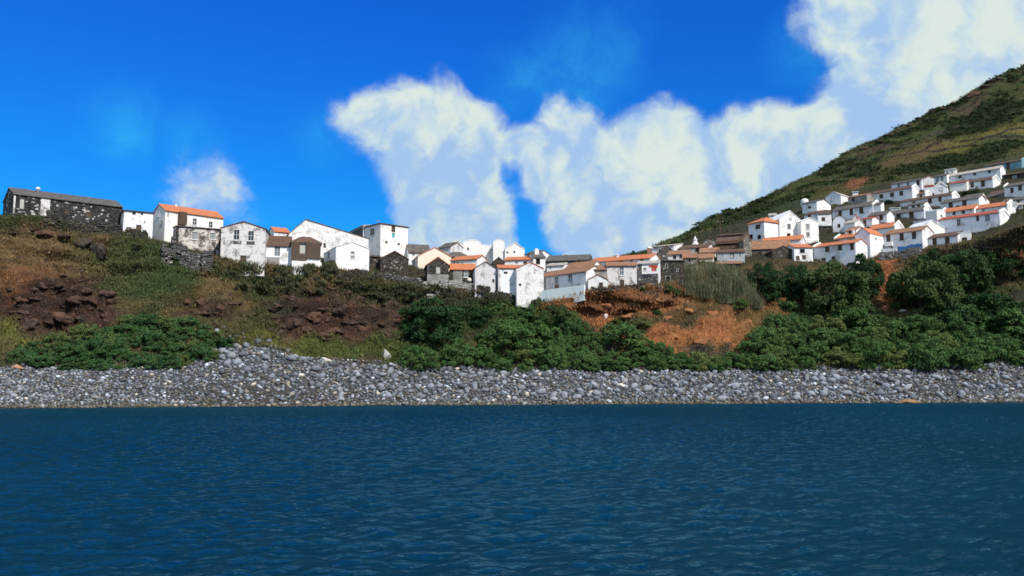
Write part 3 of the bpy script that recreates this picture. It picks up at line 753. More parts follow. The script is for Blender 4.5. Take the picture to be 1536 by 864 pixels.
H('broad white gabled building right of the bell tower', 757.5, 390, 373.5, 4, 787, 7, 'f', 1.45, 'bright', 'white', Y=203, ov=.06, wins=[(761,378.5,1.9,2.4,'d'),(771.5,378,2.4,3,'d')], group='church buildings')
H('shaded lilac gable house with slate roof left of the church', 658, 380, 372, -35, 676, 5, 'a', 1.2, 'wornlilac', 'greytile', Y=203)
H('dark grey roofed house with a white skylight below the church', 668, 395, 386, 8, 704, 5.5, 'h', 1.5, 'greystone', 'greytile', Y=188, extras=[])
H('small dark stone gable shed between orange roofs in the centre', 739, 402, 393.5, 6, 757, 6, 'f', 1.0, 'darkstone', 'brown', Y=178, ov=.1, cat='shed', name='shed')
H('low white house with a long pale orange roof below the church', 757, 400, 390.5, -12, 800, 5, 'a', .8, 'white', 'orange', Y=184, wins=[(775,394,4,3.4,'g'),(788,394,5,3.4,'d')])
H('white house with dark arched opening and tall white chimney block', 800, 402, 386, 12, 818, 6, 'a', 1.3, 'bright', 'greytile', Y=182, wins=[(807,392,6,8,'o')], chim=[(.45,.35,1.0,.9)])
H('narrow white house with small grey roof behind the chimney block', 787, 392, 382, -40, 806, 5, 'a', .8, 'white', 'greytile', Y=200)
H('long low house with dark grey roof and white dormer on the skyline', 818, 400, 392, -14, 882, 8, 'a', 1.6, 'greystone', 'greytile', Y=196, wins=[(830,394.5,4,3,'p')])
H('white shed with pale roof in front of the long dark roof', 820, 406, 399, -20, 846, 4.5, 'a', .6, 'white', 'paletile', Y=180, wins=[(826,402,3,3,'g')], cat='shed', name='shed')
H('small white dormer house rising from the dark skyline roof', 840, 390, 384.5, -10, 857, 5, 'f', .5, 'bright', 'white', Y=205, ov=.06)
H('house with long weathered tile roof stepping up behind the blue-shaded row house', 846, 415, 405, -38, 886, 5, 'a', 1.5, 'white', 'oldtile', Y=176)
H('long white house with a bright orange roof along the middle skyline', 884, 404, 394, -30, 975, 7, 'a', 1.25, 'white', 'orange', Y=190,
  wins=[(916,391,5,3.4,'g'),(931,390,5,3.4,'d'),(947,388.5,5,3.4,'g'),(963,387,5,4,'d')], chim=[(.38,.45,.5,.5)])
H('long blue-grey shaded row house with thin brown roof above the pale terrace', 806, 442, 417, -50, 879, 4.5, 'a', 1.1, 'white', 'oldtile', Y=166,
  wins=[(816.5,426,4.5,15,'b'),(835,421,5.5,10,'b'),(855.5,417,6,11,'b'),(868.5,429,3.6,4,'d'),(808.5,426,2.6,4,'g')], extras=[('reveal_stain','oldtile','F',832,427,838.5,433,.03)])
H('grey rendered lean-to right of the blue-shaded row house', 878, 425, 405, -8, 910, 4.5, 'm', 1.3, 'grey', 'oldtile', Y=157.5)
H('low white gabled outhouse with a dark door at the cliff edge', 882, 438, 420, -8, 911, 2.6, 'f', .9, 'bright', 'oldtile', Y=154.8, ov=.15,
  wins=[(901.5,431,5,13,'d'),(889,432,5,4,'p')], cat='outhouse', name='outhouse')
H('weathered white two-storey house with teal shutter above a brown door', 910.5, 434, 399, -5, 955, 6, 'a', .9, 'worn', 'oldtile', Y=157.5,
  wins=[(932.5,406,6.5,12,'b'),(933,426,6.5,11,'D'),(921,424,3,3,'g')], extras=[])
H('stone-cornered white house with a red door and long pale roof edge', 956, 422, 396, -14, 988, 6, 'a', .7, 'white', 'paletile', Y=160,
  wins=[(981,402,7,9,'R'),(967,404,4,5,'g')], extras=[('stone_quoin','greystone','F',956.2,397,963,425,.06),('stone_base','greystone','F',963.2,411,987.5,425,.05)])
H('roofless dark basalt ruin at the right end of the cliff-edge row', 988.5, 425, 391, 4, 1026, 6, 'n', .2, 'darkstone', 'greytile', Y=163, wins=[(1000,399,3.4,6,'o'),(1002,418,7,8,'o'),(1016,405,3,5,'o')], cat='ruin', name='ruin')
H('white house with light lean-to roof beside the skyline shrubs', 978, 386, 371, -35, 1011, 5, 'm', 1.0, 'white', 'paletile', Y=206, wins=[(990,376,3,3,'d')], chim=[])
H('dark stone gable house in shade beneath the pale lean-to roof', 987, 392, 379, -6, 1012, 6, 'f', 1.5, 'greystone', 'brown', Y=196, ov=.15, wins=[(1000,385,2.5,3,'o')])
H('long low house with dark roof and white wall ends near the pinnacle', 1010, 386, 374.5, -30, 1062, 5, 'a', 1.0, 'white', 'brown', Y=205, wins=[(1019,377,3,4,'d'),(1030,377,4,4,'d'),(1046,375,5,5,'d')])
H('cream gable house with blue skylight roof left of the timber tower house', 1052, 384, 368, -42, 1066, 5.5, 'f', 1.2, 'cream', 'greytile', Y=212)
H('low house with weathered orange roof above the cane thicket', 1038, 396, 388, -16, 1070, 5, 'a', 1.1, 'cream', 'oldtile', Y=186)
H('dark tiered timber house with stacked brown eaves on the slope', 1074, 376, 364, -22, 1112, 6, 'a', 1.4, 'wood', 'brown', Y=198, cat='house',
  wins=[(1083,370,3.4,8,'p'),(1106,366,3.4,9,'p'),(1094,368,5,6,'o')], extras=[('eave_tier','brown','F',1073,370.5,1113,373,1.0),('eave_tier','brown','F',1073,363.6,1113,365.4,1.2)])
H('dark open barn roof stepping up behind the tiered timber house', 1076, 364, 354, -24, 1116, 6, 'm', 1.2, 'wood', 'brown', Y=214, cat='barn', name='barn')
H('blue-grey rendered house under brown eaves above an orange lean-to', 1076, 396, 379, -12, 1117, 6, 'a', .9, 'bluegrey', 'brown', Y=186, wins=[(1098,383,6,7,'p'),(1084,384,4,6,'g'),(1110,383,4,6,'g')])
H('orange tiled lean-to shed just above the dark trees', 1074, 402, 396.5, -14, 1111, 4, 'm', 1.0, 'darkstone', 'oldtile', Y=180, cat='shed', name='shed')
H('tall pale rubble-stone gable between timber house and orange-roofed white house', 1115, 388, 360, 4, 1127, 6, 'f', 1.4, 'palestone', 'oldtile', Y=192, ov=.08)
# ---- right-hand hillside village
S = -48
H('white house with bright orange hipped roof and blue-shaded end at the left of the hillside', 1122.5, 360, 337, -58, 1146, 1171, 'h', 1.5, 'white', 'orange', Y=212,
  wins=[(1137,341,6,6,'d'),(1126.5,356,5,7,'o'),(1139,356,5,6,'o')])
H('white gable-fronted house with three small windows right of the orange hipped roof', 1169, 362, 329, 12, 1200.5, 7, 'f', 2.2, 'bright', 'white', Y=210, ov=.06, wins=[(1185.5,329,3.4,3,'d'),(1194.5,331.5,4,3,'d'),(1183.5,339.5,5,7,'w'),(1183,352,5,4,'o')])
H('white gable house with two stacked windows, end of the upper bright row', 1201, 362, 332.5, 10, 1227.5, 7, 'f', 1.0, 'bright', 'white', Y=209, ov=.05, wins=[(1211.5,340,5.4,8,'g'),(1212,351.5,5,6.4,'w')])
H('low house with a bright orange roof strip in front of the white gables', 1142, 372, 363.5, -30, 1201, 5, 'a', 1.15, 'white', 'orange', Y=202, wins=[(1170,362,4,3,'d')])
H('long house with weathered brown-orange roof above the dark trees', 1123, 386, 374, -14, 1186, 7, 'a', 2.2, 'greystone', 'oldtile', Y=196, wins=[(1140,381,4,6,'d')])
H('dark stone gable shed half hidden by the tree tops', 1158, 392, 377, 4, 1192, 6, 'f', 1.2, 'darkstone', 'brown', Y=191, ov=.2, cat='shed', name='shed', wins=[(1172,384,3,3,'o')])
H('narrow white house with small orange roof and dark upper opening', 1191, 396, 371, 2, 1219, 6, 'a', 1.0, 'white', 'orange', Y=190,
  wins=[(1203.5,376.5,7,6,'o'),(1196.5,387,5,5,'d'),(1206,386,5,6,'d'),(1205,394,5,5,'b')])
H('long blue-shaded white house with bright orange roof and five dark windows', 1220.5, 398, 371.5, S, 1283, 5.5, 'a', .95, 'white', 'orange', Y=193, par='L',
  wins=[(1241,374.5,5.5,7,'d'),(1260,372,5.5,7,'d'),(1278,369.5,5,8,'d'),(1235.5,391,5,6,'d'),(1250.5,388.5,5,6,'d')])
H('small orange roofed house with thin white chimney behind the long blue-shaded house', 1252, 366, 359, S, 1288, 5, 'a', 1.1, 'white', 'orange', Y=212, par='L', chim=[(.62,.4,1.1,.5)])
H('grey-shaded gable house with a bright sunlit side and roofline facing left', 1282.5, 388, 353, S, 1304.5, 1326, 'f', 1.5, 'white', 'orange', Y=192, ov=.08, wins=[(1314,357,3,3,'g','R')])
H('short house with vivid orange roof ending in a white stepped gable', 1303, 352, 345, S, 1342, 4.6, 'a', 1.25, 'white', 'orange', Y=206, par='R')
H('long blue-shaded house with three windows and a white balcony above the blue sheets', 1326, 388, 352.5, S, 1383, 6, 'a', 1.2, 'white', 'oldtile', Y=194,
  wins=[(1332.5,357.5,5.5,9,'d'),(1352.5,355,5.5,9,'d'),(1371,351.5,5.5,9,'d'),(1338,374,4,8,'g')], extras=[('balcony','bright','F',1329,364,1340,369,.8)])
H('big white house with a tall sunlit gable and long blue-shaded front', 1384, 384, 341, 14, 1417, 6, 'f', 1.7, 'bright', 'white', Y=193, ov=.06, pf=.42)
H('long white house with red eaves line and small windows right of the tall sunlit gable', 1407, 366, 331, S, 1499, 6, 'a', .9, 'white', 'red', Y=200, par='R',
  wins=[(1438,334,5.5,9,'w'),(1466.5,328,4,6,'d'),(1481,324.5,7,8,'b')])
H('low front house with two windows partly hidden by the tree crown', 1388, 384, 358.5, S, 1436, 5.5, 'a', 1.0, 'white', 'brown', Y=190, wins=[(1402,363,5.5,9,'d'),(1421,360,5.5,9,'d'),(1446,361,7,9,'d','R')])
H('long house with orange roof strip and blue-shaded wall above the red eaves house', 1412, 334, 319.5, S, 1461, 5, 'a', 1.2, 'white', 'orange', Y=214, par='L', wins=[(1431,320,4,4,'d'),(1445,318,4,4,'d')])
H('house with red-orange roof and a tall white parapet gable near the right edge', 1457, 332, 315, S, 1511, 5.5, 'a', 1.2, 'white', 'orange', Y=210, par='LR', wins=[(1475,316,4,4,'g')])
H('small bright white gable tucked under the red-orange roofline', 1464, 312, 300, 20, 1484, 5, 'f', 1.5, 'bright', 'red', Y=232, ov=.1, wins=[(1474,302,3,3,'d')])
# upper terraces
H('blue-shaded house with bright gable end at the left of the upper terrace', 1203, 318, 306, S, 1225, 1246, 'a', 1.2, 'white', 'greytile', Y=258, wins=[(1214.5,311.5,4,3,'d')])
H('shaded lilac gable house with a brown door on the upper terrace', 1238, 304, 296.5, S, 1261, 1279, 'f', 1.5, 'white', 'paletile', Y=272, ov=.1, wins=[(1249,298.5,5,8,'D')])
H('small white square-windowed house below the upper terrace', 1226.5, 340, 321, -14, 1247, 5, 'a', .9, 'white', 'brown', Y=232, wins=[(1235,329,4.6,5,'d')])
H('dark stone shed with two white vents under the small square-windowed house', 1228, 352, 340, -14, 1247, 4, 'm', .6, 'darkstone', 'greytile', Y=222, wins=[(1233,341.5,3,3,'p'),(1242,341.5,3,3,'p')], cat='shed', name='shed')
H('long dark roofed house with three doors and a white end wall on the middle terrace', 1248.5, 330, 317, S, 1309, 5.5, 'a', 1.4, 'white', 'greytile', Y=244, par='R', wins=[(1260,319.5,4.5,8,'d'),(1277,316.5,4.5,8,'d'),(1292,315,5,8,'d')])
H('blue-shaded house with rounded gable and one dark window', 1249, 352, 336, -34, 1269, 5, 'r', 1.9, 'white', 'greytile', Y=222, wins=[(1258.5,338,4,5,'d')])
H('narrow house with a bright upper gable among grey terraces', 1279, 344, 329, -30, 1287, 1296, 'f', 1.3, 'white', 'red', Y=224, ov=.08)
H('low house with lilac roof beside the narrow bright gable', 1266, 346, 336, S, 1282, 5, 'a', 1.0, 'white', 'paletile', Y=218)
H('tall blue-shaded block with a sunlit sliver wall on the middle terrace', 1307, 340, 308, S, 1321, 1326, 'm', .8, 'white', 'greytile', Y=236)
H('plain low white house with red eave and dark doorway right of the bright narrow gable', 1290, 342, 330, S, 1308, 4, 'a', .5, 'white', 'red', Y=226, wins=[(1297,334,4,8,'d')])
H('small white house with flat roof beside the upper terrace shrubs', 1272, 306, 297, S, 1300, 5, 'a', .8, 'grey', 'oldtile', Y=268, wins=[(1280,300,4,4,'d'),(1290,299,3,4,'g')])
H('long white upper house with three square windows and white end parapet', 1307, 304, 291.5, S, 1368, 5, 'a', 1.1, 'white', 'brown', Y=270, par='R', wins=[(1322,295,5,5,'d'),(1338,292.5,5,5,'d'),(1352,290.5,5,6,'d')])
H('white top-terrace house with dark roof and lilac shutters', 1337, 288, 277, S, 1382, 5, 'a', .9, 'white', 'greytile', Y=288, wins=[(1348,278.5,4.4,5,'b'),(1362,276,4,5,'b'),(1377,274,4,6,'d')])
H('long white house with bright end wall below the upper three-window house', 1350, 316, 304, S, 1428, 5, 'a', 1.0, 'white', 'brown', Y=252, par='R', wins=[(1371,305.5,4.4,5,'d'),(1395,302,4.6,6,'d'),(1410,299,4.6,6,'d')])
H('grey-roofed terrace house with two dark doors and a tall white parapet end', 1330, 336, 323, S, 1386, 5.5, 'a', 1.3, 'white', 'greytile', Y=234, par='R', wins=[(1348,325.5,6,8,'d'),(1367,322.5,6,9,'d')])
H('low stone-based house under the two-door terrace house', 1370, 342, 331, S, 1412, 4, 'm', .6, 'white', 'greytile', Y=220)
H('tall narrow white house with red string course and sunlit top', 1385, 300, 269, -25, 1401, 5, 'f', .9, 'white', 'red', Y=272, ov=.1, extras=[('string_course','red','F',1384.6,278.2,1401,279.6,.12),('painted_sun_panel','bright','F',1385,269,1401,278,.10)])  # brighter plaster panel stands in for sunlight on the upper gable
H('white gable house with one window and bright parapet edge near the hilltop row', 1401, 300, 282, -30, 1421, 5, 'f', 1.5, 'white', 'greytile', Y=266, ov=.1, par='F', wins=[(1411.5,284,4.6,5,'d')])
H('low cream-walled house with a red roof strip near the hilltop row', 1424, 288, 276, -40, 1450, 5, 'a', .7, 'bright', 'red', Y=270)
H('long hilltop house with windows and a bright end gable', 1446, 296, 275, S, 1489, 6.5, 'a', 1.3, 'white', 'brown', Y=270, par='R', wins=[(1458,273,4.6,6,'d'),(1474,270,5,7,'d'),(1465,284,4,6,'g')])
H('long white-roofed building at the very top of the village', 1424, 274, 265, S, 1500, 5, 'a', 1.2, 'white', 'paletile', Y=292, wins=[(1440,266,4,3,'d'),(1462,261,4,3,'d'),(1484,257,4,3,'d')])
H('small white cube-shaped belvedere on the top roofline', 1417, 272, 255, -34, 1433, 4, 'n', .2, 'bright', 'white', Y=294, wins=[(1421,259,3,3,'g'),(1428,258.5,3,3,'g')])
H('low dark-roofed house left of the white belvedere', 1400, 276, 266, S, 1420, 4.5, 'a', .8, 'white', 'greytile', Y=294, wins=[(1406,268,4,6,'b'),(1413,267,4,6,'b')])
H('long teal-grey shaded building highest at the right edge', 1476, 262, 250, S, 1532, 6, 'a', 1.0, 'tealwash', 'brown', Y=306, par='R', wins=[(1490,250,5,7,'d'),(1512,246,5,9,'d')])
H('dark stone house with brown roof below the teal-grey building', 1503, 284, 264, S, 1560, 6, 'a', .8, 'darkstone', 'brown', Y=276, wins=[(1522,268,5,6,'g')])
H('blue-shaded house with white corner strip at the right edge', 1506, 306, 281, S, 1562, 6, 'a', 1.2, 'white', 'greytile', Y=240, par='L', wins=[(1518,286,4,6,'d'),(1530,280,5,6,'d')])
H('long terrace house with dark roof and two windows behind the orange roofs', 1411, 326, 305.5, S, 1468, 5, 'a', 1.1, 'white', 'greytile', Y=232, wins=[(1426,306.5,6,7,'d'),(1446.5,302,6,8,'d')])
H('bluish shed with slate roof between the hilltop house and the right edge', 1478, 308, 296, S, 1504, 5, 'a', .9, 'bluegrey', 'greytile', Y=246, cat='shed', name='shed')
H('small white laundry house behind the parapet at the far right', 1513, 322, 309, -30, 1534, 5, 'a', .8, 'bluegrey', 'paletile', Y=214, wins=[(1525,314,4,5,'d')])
H('bright white lean-to hut on the middle terrace between dark roofs', 1335, 322, 312.5, -20, 1351, 3.5, 'm', .5, 'bright', 'white', Y=246, cat='hut', name='hut')
H('white hut with pale roof high above the orange hipped roof', 1153, 330, 323.5, -20, 1164, 4, 'a', .7, 'bright', 'paletile', Y=236, cat='hut', name='hut')
H('little white store behind the lilac gable house', 1279, 296, 288.5, -20, 1287, 3, 'n', .2, 'bright', 'white', Y=284, cat='hut', name='hut')
H('bright white flat-roofed porch above the tree crown at right', 1436, 372, 350, -30, 1456, 4, 'n', .15, 'bright', 'white', Y=186, ov=.05, wins=[(1447,362,7,9,'d')])
H('blue-shaded yard house with white coping below the long terrace house', 1388, 336, 317.5, S, 1409, 4, 'n', .15, 'white', 'white', Y=217, ov=.08, wins=[(1399,322,4,5,'d')])
H('bright square white store at the left end of the upper orange roof strip', 1405, 334, 316, 14, 1418, 4, 'n', .15, 'bright', 'white', Y=212, ov=.06, wins=[(1412,324,3,4,'g')])
H('low dark-roofed house below the bright lean-to hut', 1302, 340, 325, S, 1330, 4.5, 'a', 1.1, 'white', 'greytile', Y=229, wins=[(1312,327,4.5,6,'d'),(1322,325,4.5,6,'d')])
H('small grey-roofed house above the red-orange roof with the white parapet', 1446, 310, 297, S, 1471, 4.5, 'a', 1.0, 'white', 'greytile', Y=244, wins=[(1456,298,4,5,'d')])
H('white house with two windows stepping down beside the narrow house with red string course', 1366, 308, 294, S, 1388, 4.5, 'a', 1.0, 'white', 'brown', Y=264, par='R', wins=[(1373,295,4,5,'d'),(1381,293,4,5,'d')])
H('white house behind the corner-stripped house at the right edge', 1484, 308, 292, S, 1511, 5, 'a', 1.1, 'white', 'brown', Y=250, par='R', wins=[(1492,294,4,6,'d'),(1502,291,4,6,'d')])
H('pale rubble house with old tile roof at the top of the cane thicket', 1024, 398, 387, -14, 1045, 5, 'a', 1.2, 'palestone', 'oldtile', Y=181, wins=[(1034,391,4,5,'o')])
H('white yard house with thin brown roof right of the basalt ruin', 1002, 396, 382, -18, 1034, 5, 'a', 1.0, 'worn', 'oldtile', Y=190, wins=[(1012,386,4,5,'d'),(1022,385,4,5,'d')])
H('grey cottage with brown roof between ruin wall and tiered timber house', 1050, 390, 379, -16, 1078, 5, 'a', 1.2, 'cream', 'oldtile', Y=194, wins=[(1060,382,4,5,'d'),(1069,381,4,5,'p')], cat='cottage', name='cottage')
H('white house with slate roof above the washing at the right edge', 1504, 318, 303, S, 1538, 5, 'a', 1.0, 'white', 'greytile', Y=226, wins=[(1514,305,4,6,'d'),(1527,301,4,6,'d')])
H('small white house between the rounded gable and the vivid orange roof', 1268, 362, 347, S, 1284, 4.5, 'a', 1.0, 'white', 'oldtile', Y=214, wins=[(1275,348,4,5,'d')])
H('white cottage with brown roof under the blue-shaded end of the upper terrace', 1206, 334, 323, S, 1226, 4.5, 'a', .9, 'white', 'brown', Y=244, wins=[(1214,325,4,5,'d')], cat='cottage', name='cottage')
H('white house with grey roof in the gap above the two-door terrace house', 1362, 318, 309, S, 1386, 4.5, 'a', .9, 'white', 'greytile', Y=246, wins=[(1370,310,4,5,'d'),(1378,308,4,5,'d')])
print('HOUSE WARNINGS', WARN)
# ------------------------------------------------------------------ walls on the slope
def gpt(px, py, Y=None):
    """a point of the ground: depth from the photo row, height from the terrain"""
    h = hit(px, py)
    if Y is None and h: return Vector(h)
    Y = Y or depth_at(px, py)
    x = (px - 768) / F * (Y * CT + (zat(py, Y) - CAMH) * ST)
    return Vector((x, Y, ground(x, Y)))
def block_wall(label, pts, hgt, mat, thick=.55, group='dry stone walls', name='stone_wall', bl=.75, lift=0.):
    rr = random.Random(len(label) * 7 + int(pts[0][0]))
    P = [gpt(*p) for p in pts]
    mb = MB()
    for a, b2 in zip(P[:-1], P[1:]):
        d = b2 - a; Lh = math.hypot(d.x, d.y); n = max(1, int(Lh / bl)); ux, uy = d.x / Lh, d.y / Lh
        rowsn = max(1, int(hgt / .42))
        for r_i in range(-1, rowsn):
            off = rr.random() * .5
            for i in range(n):
                s0, s1 = (i + off) / n, (i + off + .96) / n
                s1 = min(s1, 1.0)
                if s0 >= 1: continue
                q0, q1 = a + d * s0, a + d * s1
                zg = ground((q0.x + q1.x) / 2, (q0.y + q1.y) / 2) + lift
                z0 = zg + r_i * .42; z1 = z0 + .40 * rr.uniform(.85, 1.15)
                t = thick / 2 * rr.uniform(.8, 1.2)
                o = len(mb.v)
                nx, ny = -uy, ux
                j = lambda: rr.uniform(-.07, .07)
                for zz, tt in ((z0, t), (z1, t * .9)):
                    for (qq, sg) in ((q0, -1), (q1, -1), (q1, 1), (q0, 1)):
                        mb.v.append((qq.x + nx * tt * sg + j(), qq.y + ny * tt * sg + j(), zz + j()))
                mb.f += [tuple(k_ + o for k_ in f) for f in ((0,3,2,1),(4,5,6,7),(0,1,5,4),(1,2,6,5),(2,3,7,6),(3,0,4,7))]
    c = P[0]
    mb.v = [(v[0] - c.x, v[1] - c.y, v[2] - c.z) for v in mb.v]
    root = bpy.data.objects.new(name, None); COL.objects.link(root); root.location = c
    st = mb.build('stonework', M[mat], root); st['kind'] = 'stuff'
    return tag(root, label, 'wall', group)
block_wall('dark retaining wall below the basalt barn on the far left', [(66,336),(100,344),(140,350),(182,356)], 2.2, 'darkstone')
block_wall('mottled grey stone wall under the peeling ruin', [(240,392),(262,400),(300,408),(318,404)], 3.4, 'greystone', .8)
block_wall('low dark wall along the foot of the white annex', [(186,350),(215,358),(246,362)], 1.5, 'darkstone')
block_wall('dark garden wall in front of the square white gable house', [(500,412),(530,416),(556,416),(575,420)], 1.3, 'darkstone')
block_wall('rough stone wall in front of the dark gable cottage', [(574,420),(600,424),(632,428)], 1.5, 'greystone')
block_wall('long grey wall below the orange-roofed stone house', [(632,432),(672,436),(712,442)], 1.6, 'grey', .5)
block_wall('dark wall below the lilac weathered gable house', [(706,444),(740,446),(772,452)], 1.5, 'darkstone')
block_wall('dark rough footing wall under the lowest white gable house', [(768,458),(785,461),(806,455)], 1.2, 'darkstone')
block_wall('dark low wall along the red earth cliff edge', [(884,440),(920,436),(955,434),(990,430)], .7, 'darkstone', .5)
block_wall('stone wall between the dark trees below the hillside houses', [(1318,390),(1340,388),(1382,382)], 1.8, 'greystone')
for i, (pts, lb) in enumerate([([(1390,224),(1440,214),(1500,202),(1540,195)], 'upper field wall crossing the yellow-green terrace on the hill'), ([(1330,240),(1390,228),(1440,221),(1538,207)], 'lower field wall along the bottom of the yellow-green terrace'),
    ([(1300,250),(1340,226),(1392,205),(1440,190)], 'steep field wall climbing through the dark scrub'), ([(1240,270),(1290,240),(1340,215)], 'field wall on the hill shoulder above the upper terrace'), ([(1395,175),(1440,168),(1500,140)], 'topmost field wall just below the ridge')]):
    block_wall(lb, pts, 1.0, 'darkstone', .7, 'field walls on the hill', 'field_wall', 1.3)
# terrace wall, plastered, under the blue-shaded row house
def plaster_wall(label, pts, h0, mat):
    P = [gpt(*p) for p in pts]; c = P[0]; mb = MB()
    for a, b2, ha, hb in zip(P[:-1], P[1:], h0[:-1], h0[1:]):
        d = (b2 - a); l_ = math.hypot(d.x, d.y); nx, ny = -d.y / l_ * .2, d.x / l_ * .2
        v = []
        for q, hh in ((a, ha), (b2, hb)):
            for sg in (-1, 1):
                v.append((q.x + nx * sg - c.x, q.y + ny * sg - c.y, q.z - 1.5 - c.z)); v.append((q.x + nx * sg - c.x, q.y + ny * sg - c.y, q.z + hh - c.z))
        mb.add(v, [(0, 4, 5, 1), (2, 3, 7, 6), (1, 5, 7, 3), (0, 1, 3, 2), (4, 6, 7, 5), (0, 2, 6, 4)])
    return tag(mb.build('terrace_wall', M[mat], None, c), label, 'wall', 'plastered terrace walls')
plaster_wall('pale aqua-white terrace wall below the blue-shaded row house', [(813,452),(830,449),(850,445),(877,438)], [1.9, 1.9, 1.7, 1.3], 'aqua')
plaster_wall('white garden wall in front of the timber-fronted house', [(438,400),(460,401),(482,401)], [1.1, 1.1, .9], 'bright')
plaster_wall('low white yard wall above the red gully', [(1322,384),(1334,383),(1346,382)], [1.6, 1.5, 1.3], 'white')
# ------------------------------------------------------------------ small things
def pole(label, px, py, Y, h, r=.09, name='utility_pole', arms=True):
    x = (px - 768) / F * (Y * CT + (zat(py, Y) - CAMH) * ST); z = ground(x, Y)
    t = bpy.data.objects.new(name, None); COL.objects.link(t); t.location = (x, Y, z)
    tag(t, label, 'pole')
    h = zat(py, Y) - z if h is None else h
    n = 8; mb = MB()
    ring = lambda rr, zz: [(rr * math.cos(6.2832 * i / n), rr * math.sin(6.2832 * i / n), zz) for i in range(n)]
    mb.add(ring(r * 1.3, -.5) + ring(r, h), [(i, (i + 1) % n, n + (i + 1) % n, n + i) for i in range(n)] + [tuple(range(n, 2 * n))])
    mb.build('post', M['wood'], t)
    if arms:
        MB().box(-.8, .8, -.06, .06, h - .55, h - .42).build('crossarm', M['wood'], t)
        for s in (-.65, 0, .65): MB().box(s - .05, s + .05, -.05, .05, h - .42, h - .25).build('insulator', M['white_paint'], t)
    return t
pole('wooden pole rising beside the tiered timber house', 1080, 330, 208, None)
pole('tall pole by the large bright house near the right edge', 1509, 300, 205, None)
def antenna():
    x0 = (566 - 768) / F * (191 * CT + (zat(336, 191) - CAMH) * ST)
    t = bpy.data.objects.new('antenna', None); COL.objects.link(t); zb = zat(339, 192); t.location = (x0, 192, zb)
    tag(t, 'thin rooftop aerial on the ridge of the tower house', 'antenna')
    MB().box(-.05, .05, -.05, .05, -.6, 1.4).build('mast', M['metal'], t)
    MB().box(-.6, .6, -.03, .03, 1.0, 1.06).box(-.4, .4, -.03, .03, 1.25, 1.3).build('crossbar', M['metal'], t)
    MB().box(-.35, .35, -.35, .35, -.9, .15).build('base_block', M['grey'], t)
antenna()
def lathe(prof, n=12):
    v = [(r * math.cos(6.2832 * i / n), r * math.sin(6.2832 * i / n), z) for r, z in prof for i in range(n)]
    f = [(k_ * n + i, k_ * n + (i + 1) % n, (k_ + 1) * n + (i + 1) % n, (k_ + 1) * n + i) for k_ in range(len(prof) - 1) for i in range(n)]
    return v, f + [tuple(range(n - 1, -1, -1)), tuple(range((len(prof) - 1) * n, len(prof) * n))]
def at_(px, py, Y):
    return Vector(((px - 768) / F * (Y * CT + (zat(py, Y) - CAMH) * ST), Y, zat(py, Y)))
def turned(name, label, cat, px, py, Y, prof, mat, onground=False, group=None):
    v, f = lathe(prof); o = link(name, mesh(name, v, f, M[mat], True), None, at_(px, py, Y))
    if onground: o.location.z = ground(o.location.x, o.location.y) - .1
    return tag(o, label, cat, group)
g_ = [at_(1207, 303, 272)]
tk = bpy.data.objects.new('water_tank', None); COL.objects.link(tk); tk.location = g_[0]; tk.location.z = ground(g_[0].x, 272)
tag(tk, 'round white water tank on the upper left terrace', 'tank')
hh_ = 2.6
v, f = lathe([(1.25, -1), (1.25, hh_ - .9), (1.1, hh_ - .4), (.7, hh_ - .1), (.15, hh_)]); link('tank_shell', mesh('tank_shell', v, f, M['white_paint'], True), tk)
v, f = lathe([(.3, hh_ - .12), (.3, hh_ + .12), (.05, hh_ + .16)], 8); link('lid', mesh('lid', v, f, M['frame_grey']), tk)
# white finial stack on the roof beside the skylight house
turned('pinnacle', 'white pointed chimney pinnacle on the low dark-roofed house', 'chimney', 1043, 366, 206, [(.75, -1.6), (.75, .2), (.5, .3), (.45, .9), (.6, 1.0), (.3, 1.3), (.05, 1.9)], 'white_paint')
turned('chimney_stack', 'white chimney stack at the right end of the orange skyline roof', 'chimney', 974.5, 376, 187, [(.55, -2.5), (.55, .4), (.68, .42), (.68, .6), (.4, .62), (.35, .9)], 'white_paint')
turned('terracotta_pot', 'round pale terracotta jar below a window of the blue-shaded row house', 'pot', 857, 425, 161, [(.2, -.5), (.42, -.15), (.45, .2), (.3, .5), (.34, .6), (.2, .55)], 'terracotta')
turned('wall_disc', 'white round disc on the wall of the orange-roofed stone house', 'dish', 704, 420, 161.2, [(.1, -.42), (.36, -.3), (.46, 0), (.36, .3), (.1, .42)], 'cream')  # plain pale disc shape set against the wall
turned('roof_ball', 'small white vent cap on the ridge of the basalt barn', 'vent', 57, 285, 155.6, [(.2, -.9), (.2, 0), (.42, .1), (.36, .4), (.1, .55)], 'white_paint')
def sheet(label, px, py, Y, w, h, mat, name='tarpaulin', rz=R(-48)):
    """folded cloth over a rail: wavy, thick"""
    nx, nzz = 14, 6; v, f = [], []
    for s in (0, 1):
        for j in range(nzz + 1):
            for i in range(nx + 1):
                x = w * (i / nx - .5); z = -h * j / nzz
                v.append((x, .14 * math.sin(i * 1.7 + j * .3) * (j / nzz) - .05 * s + .03 * math.sin(j * 2.1), z + .08 * math.sin(i * .9)))
    q = (nx + 1) * (nzz + 1)
    for s in (0, 1):
        for j in range(nzz):
            for i in range(nx):
                a = s * q + j * (nx + 1) + i; f.append((a, a + 1, a + nx + 2, a + nx + 1))
    return tag(link(name, mesh(name, v, f, M[mat], True), None, at_(px, py, Y), rz), label, 'cloth')
sheet('bright blue sheet hung along the balcony house wall', 1360, 369, 188.5, 4.2, 1.3, 'blue_sheet')
sheet('blue sheet hung lower beside the balcony house wall', 1374, 366, 186.5, 2.6, 1.2, 'blue_sheet')
sheet('white washing hung by the far right houses', 1521, 303, 206, 1.6, 1.2, 'white_paint', 'laundry')
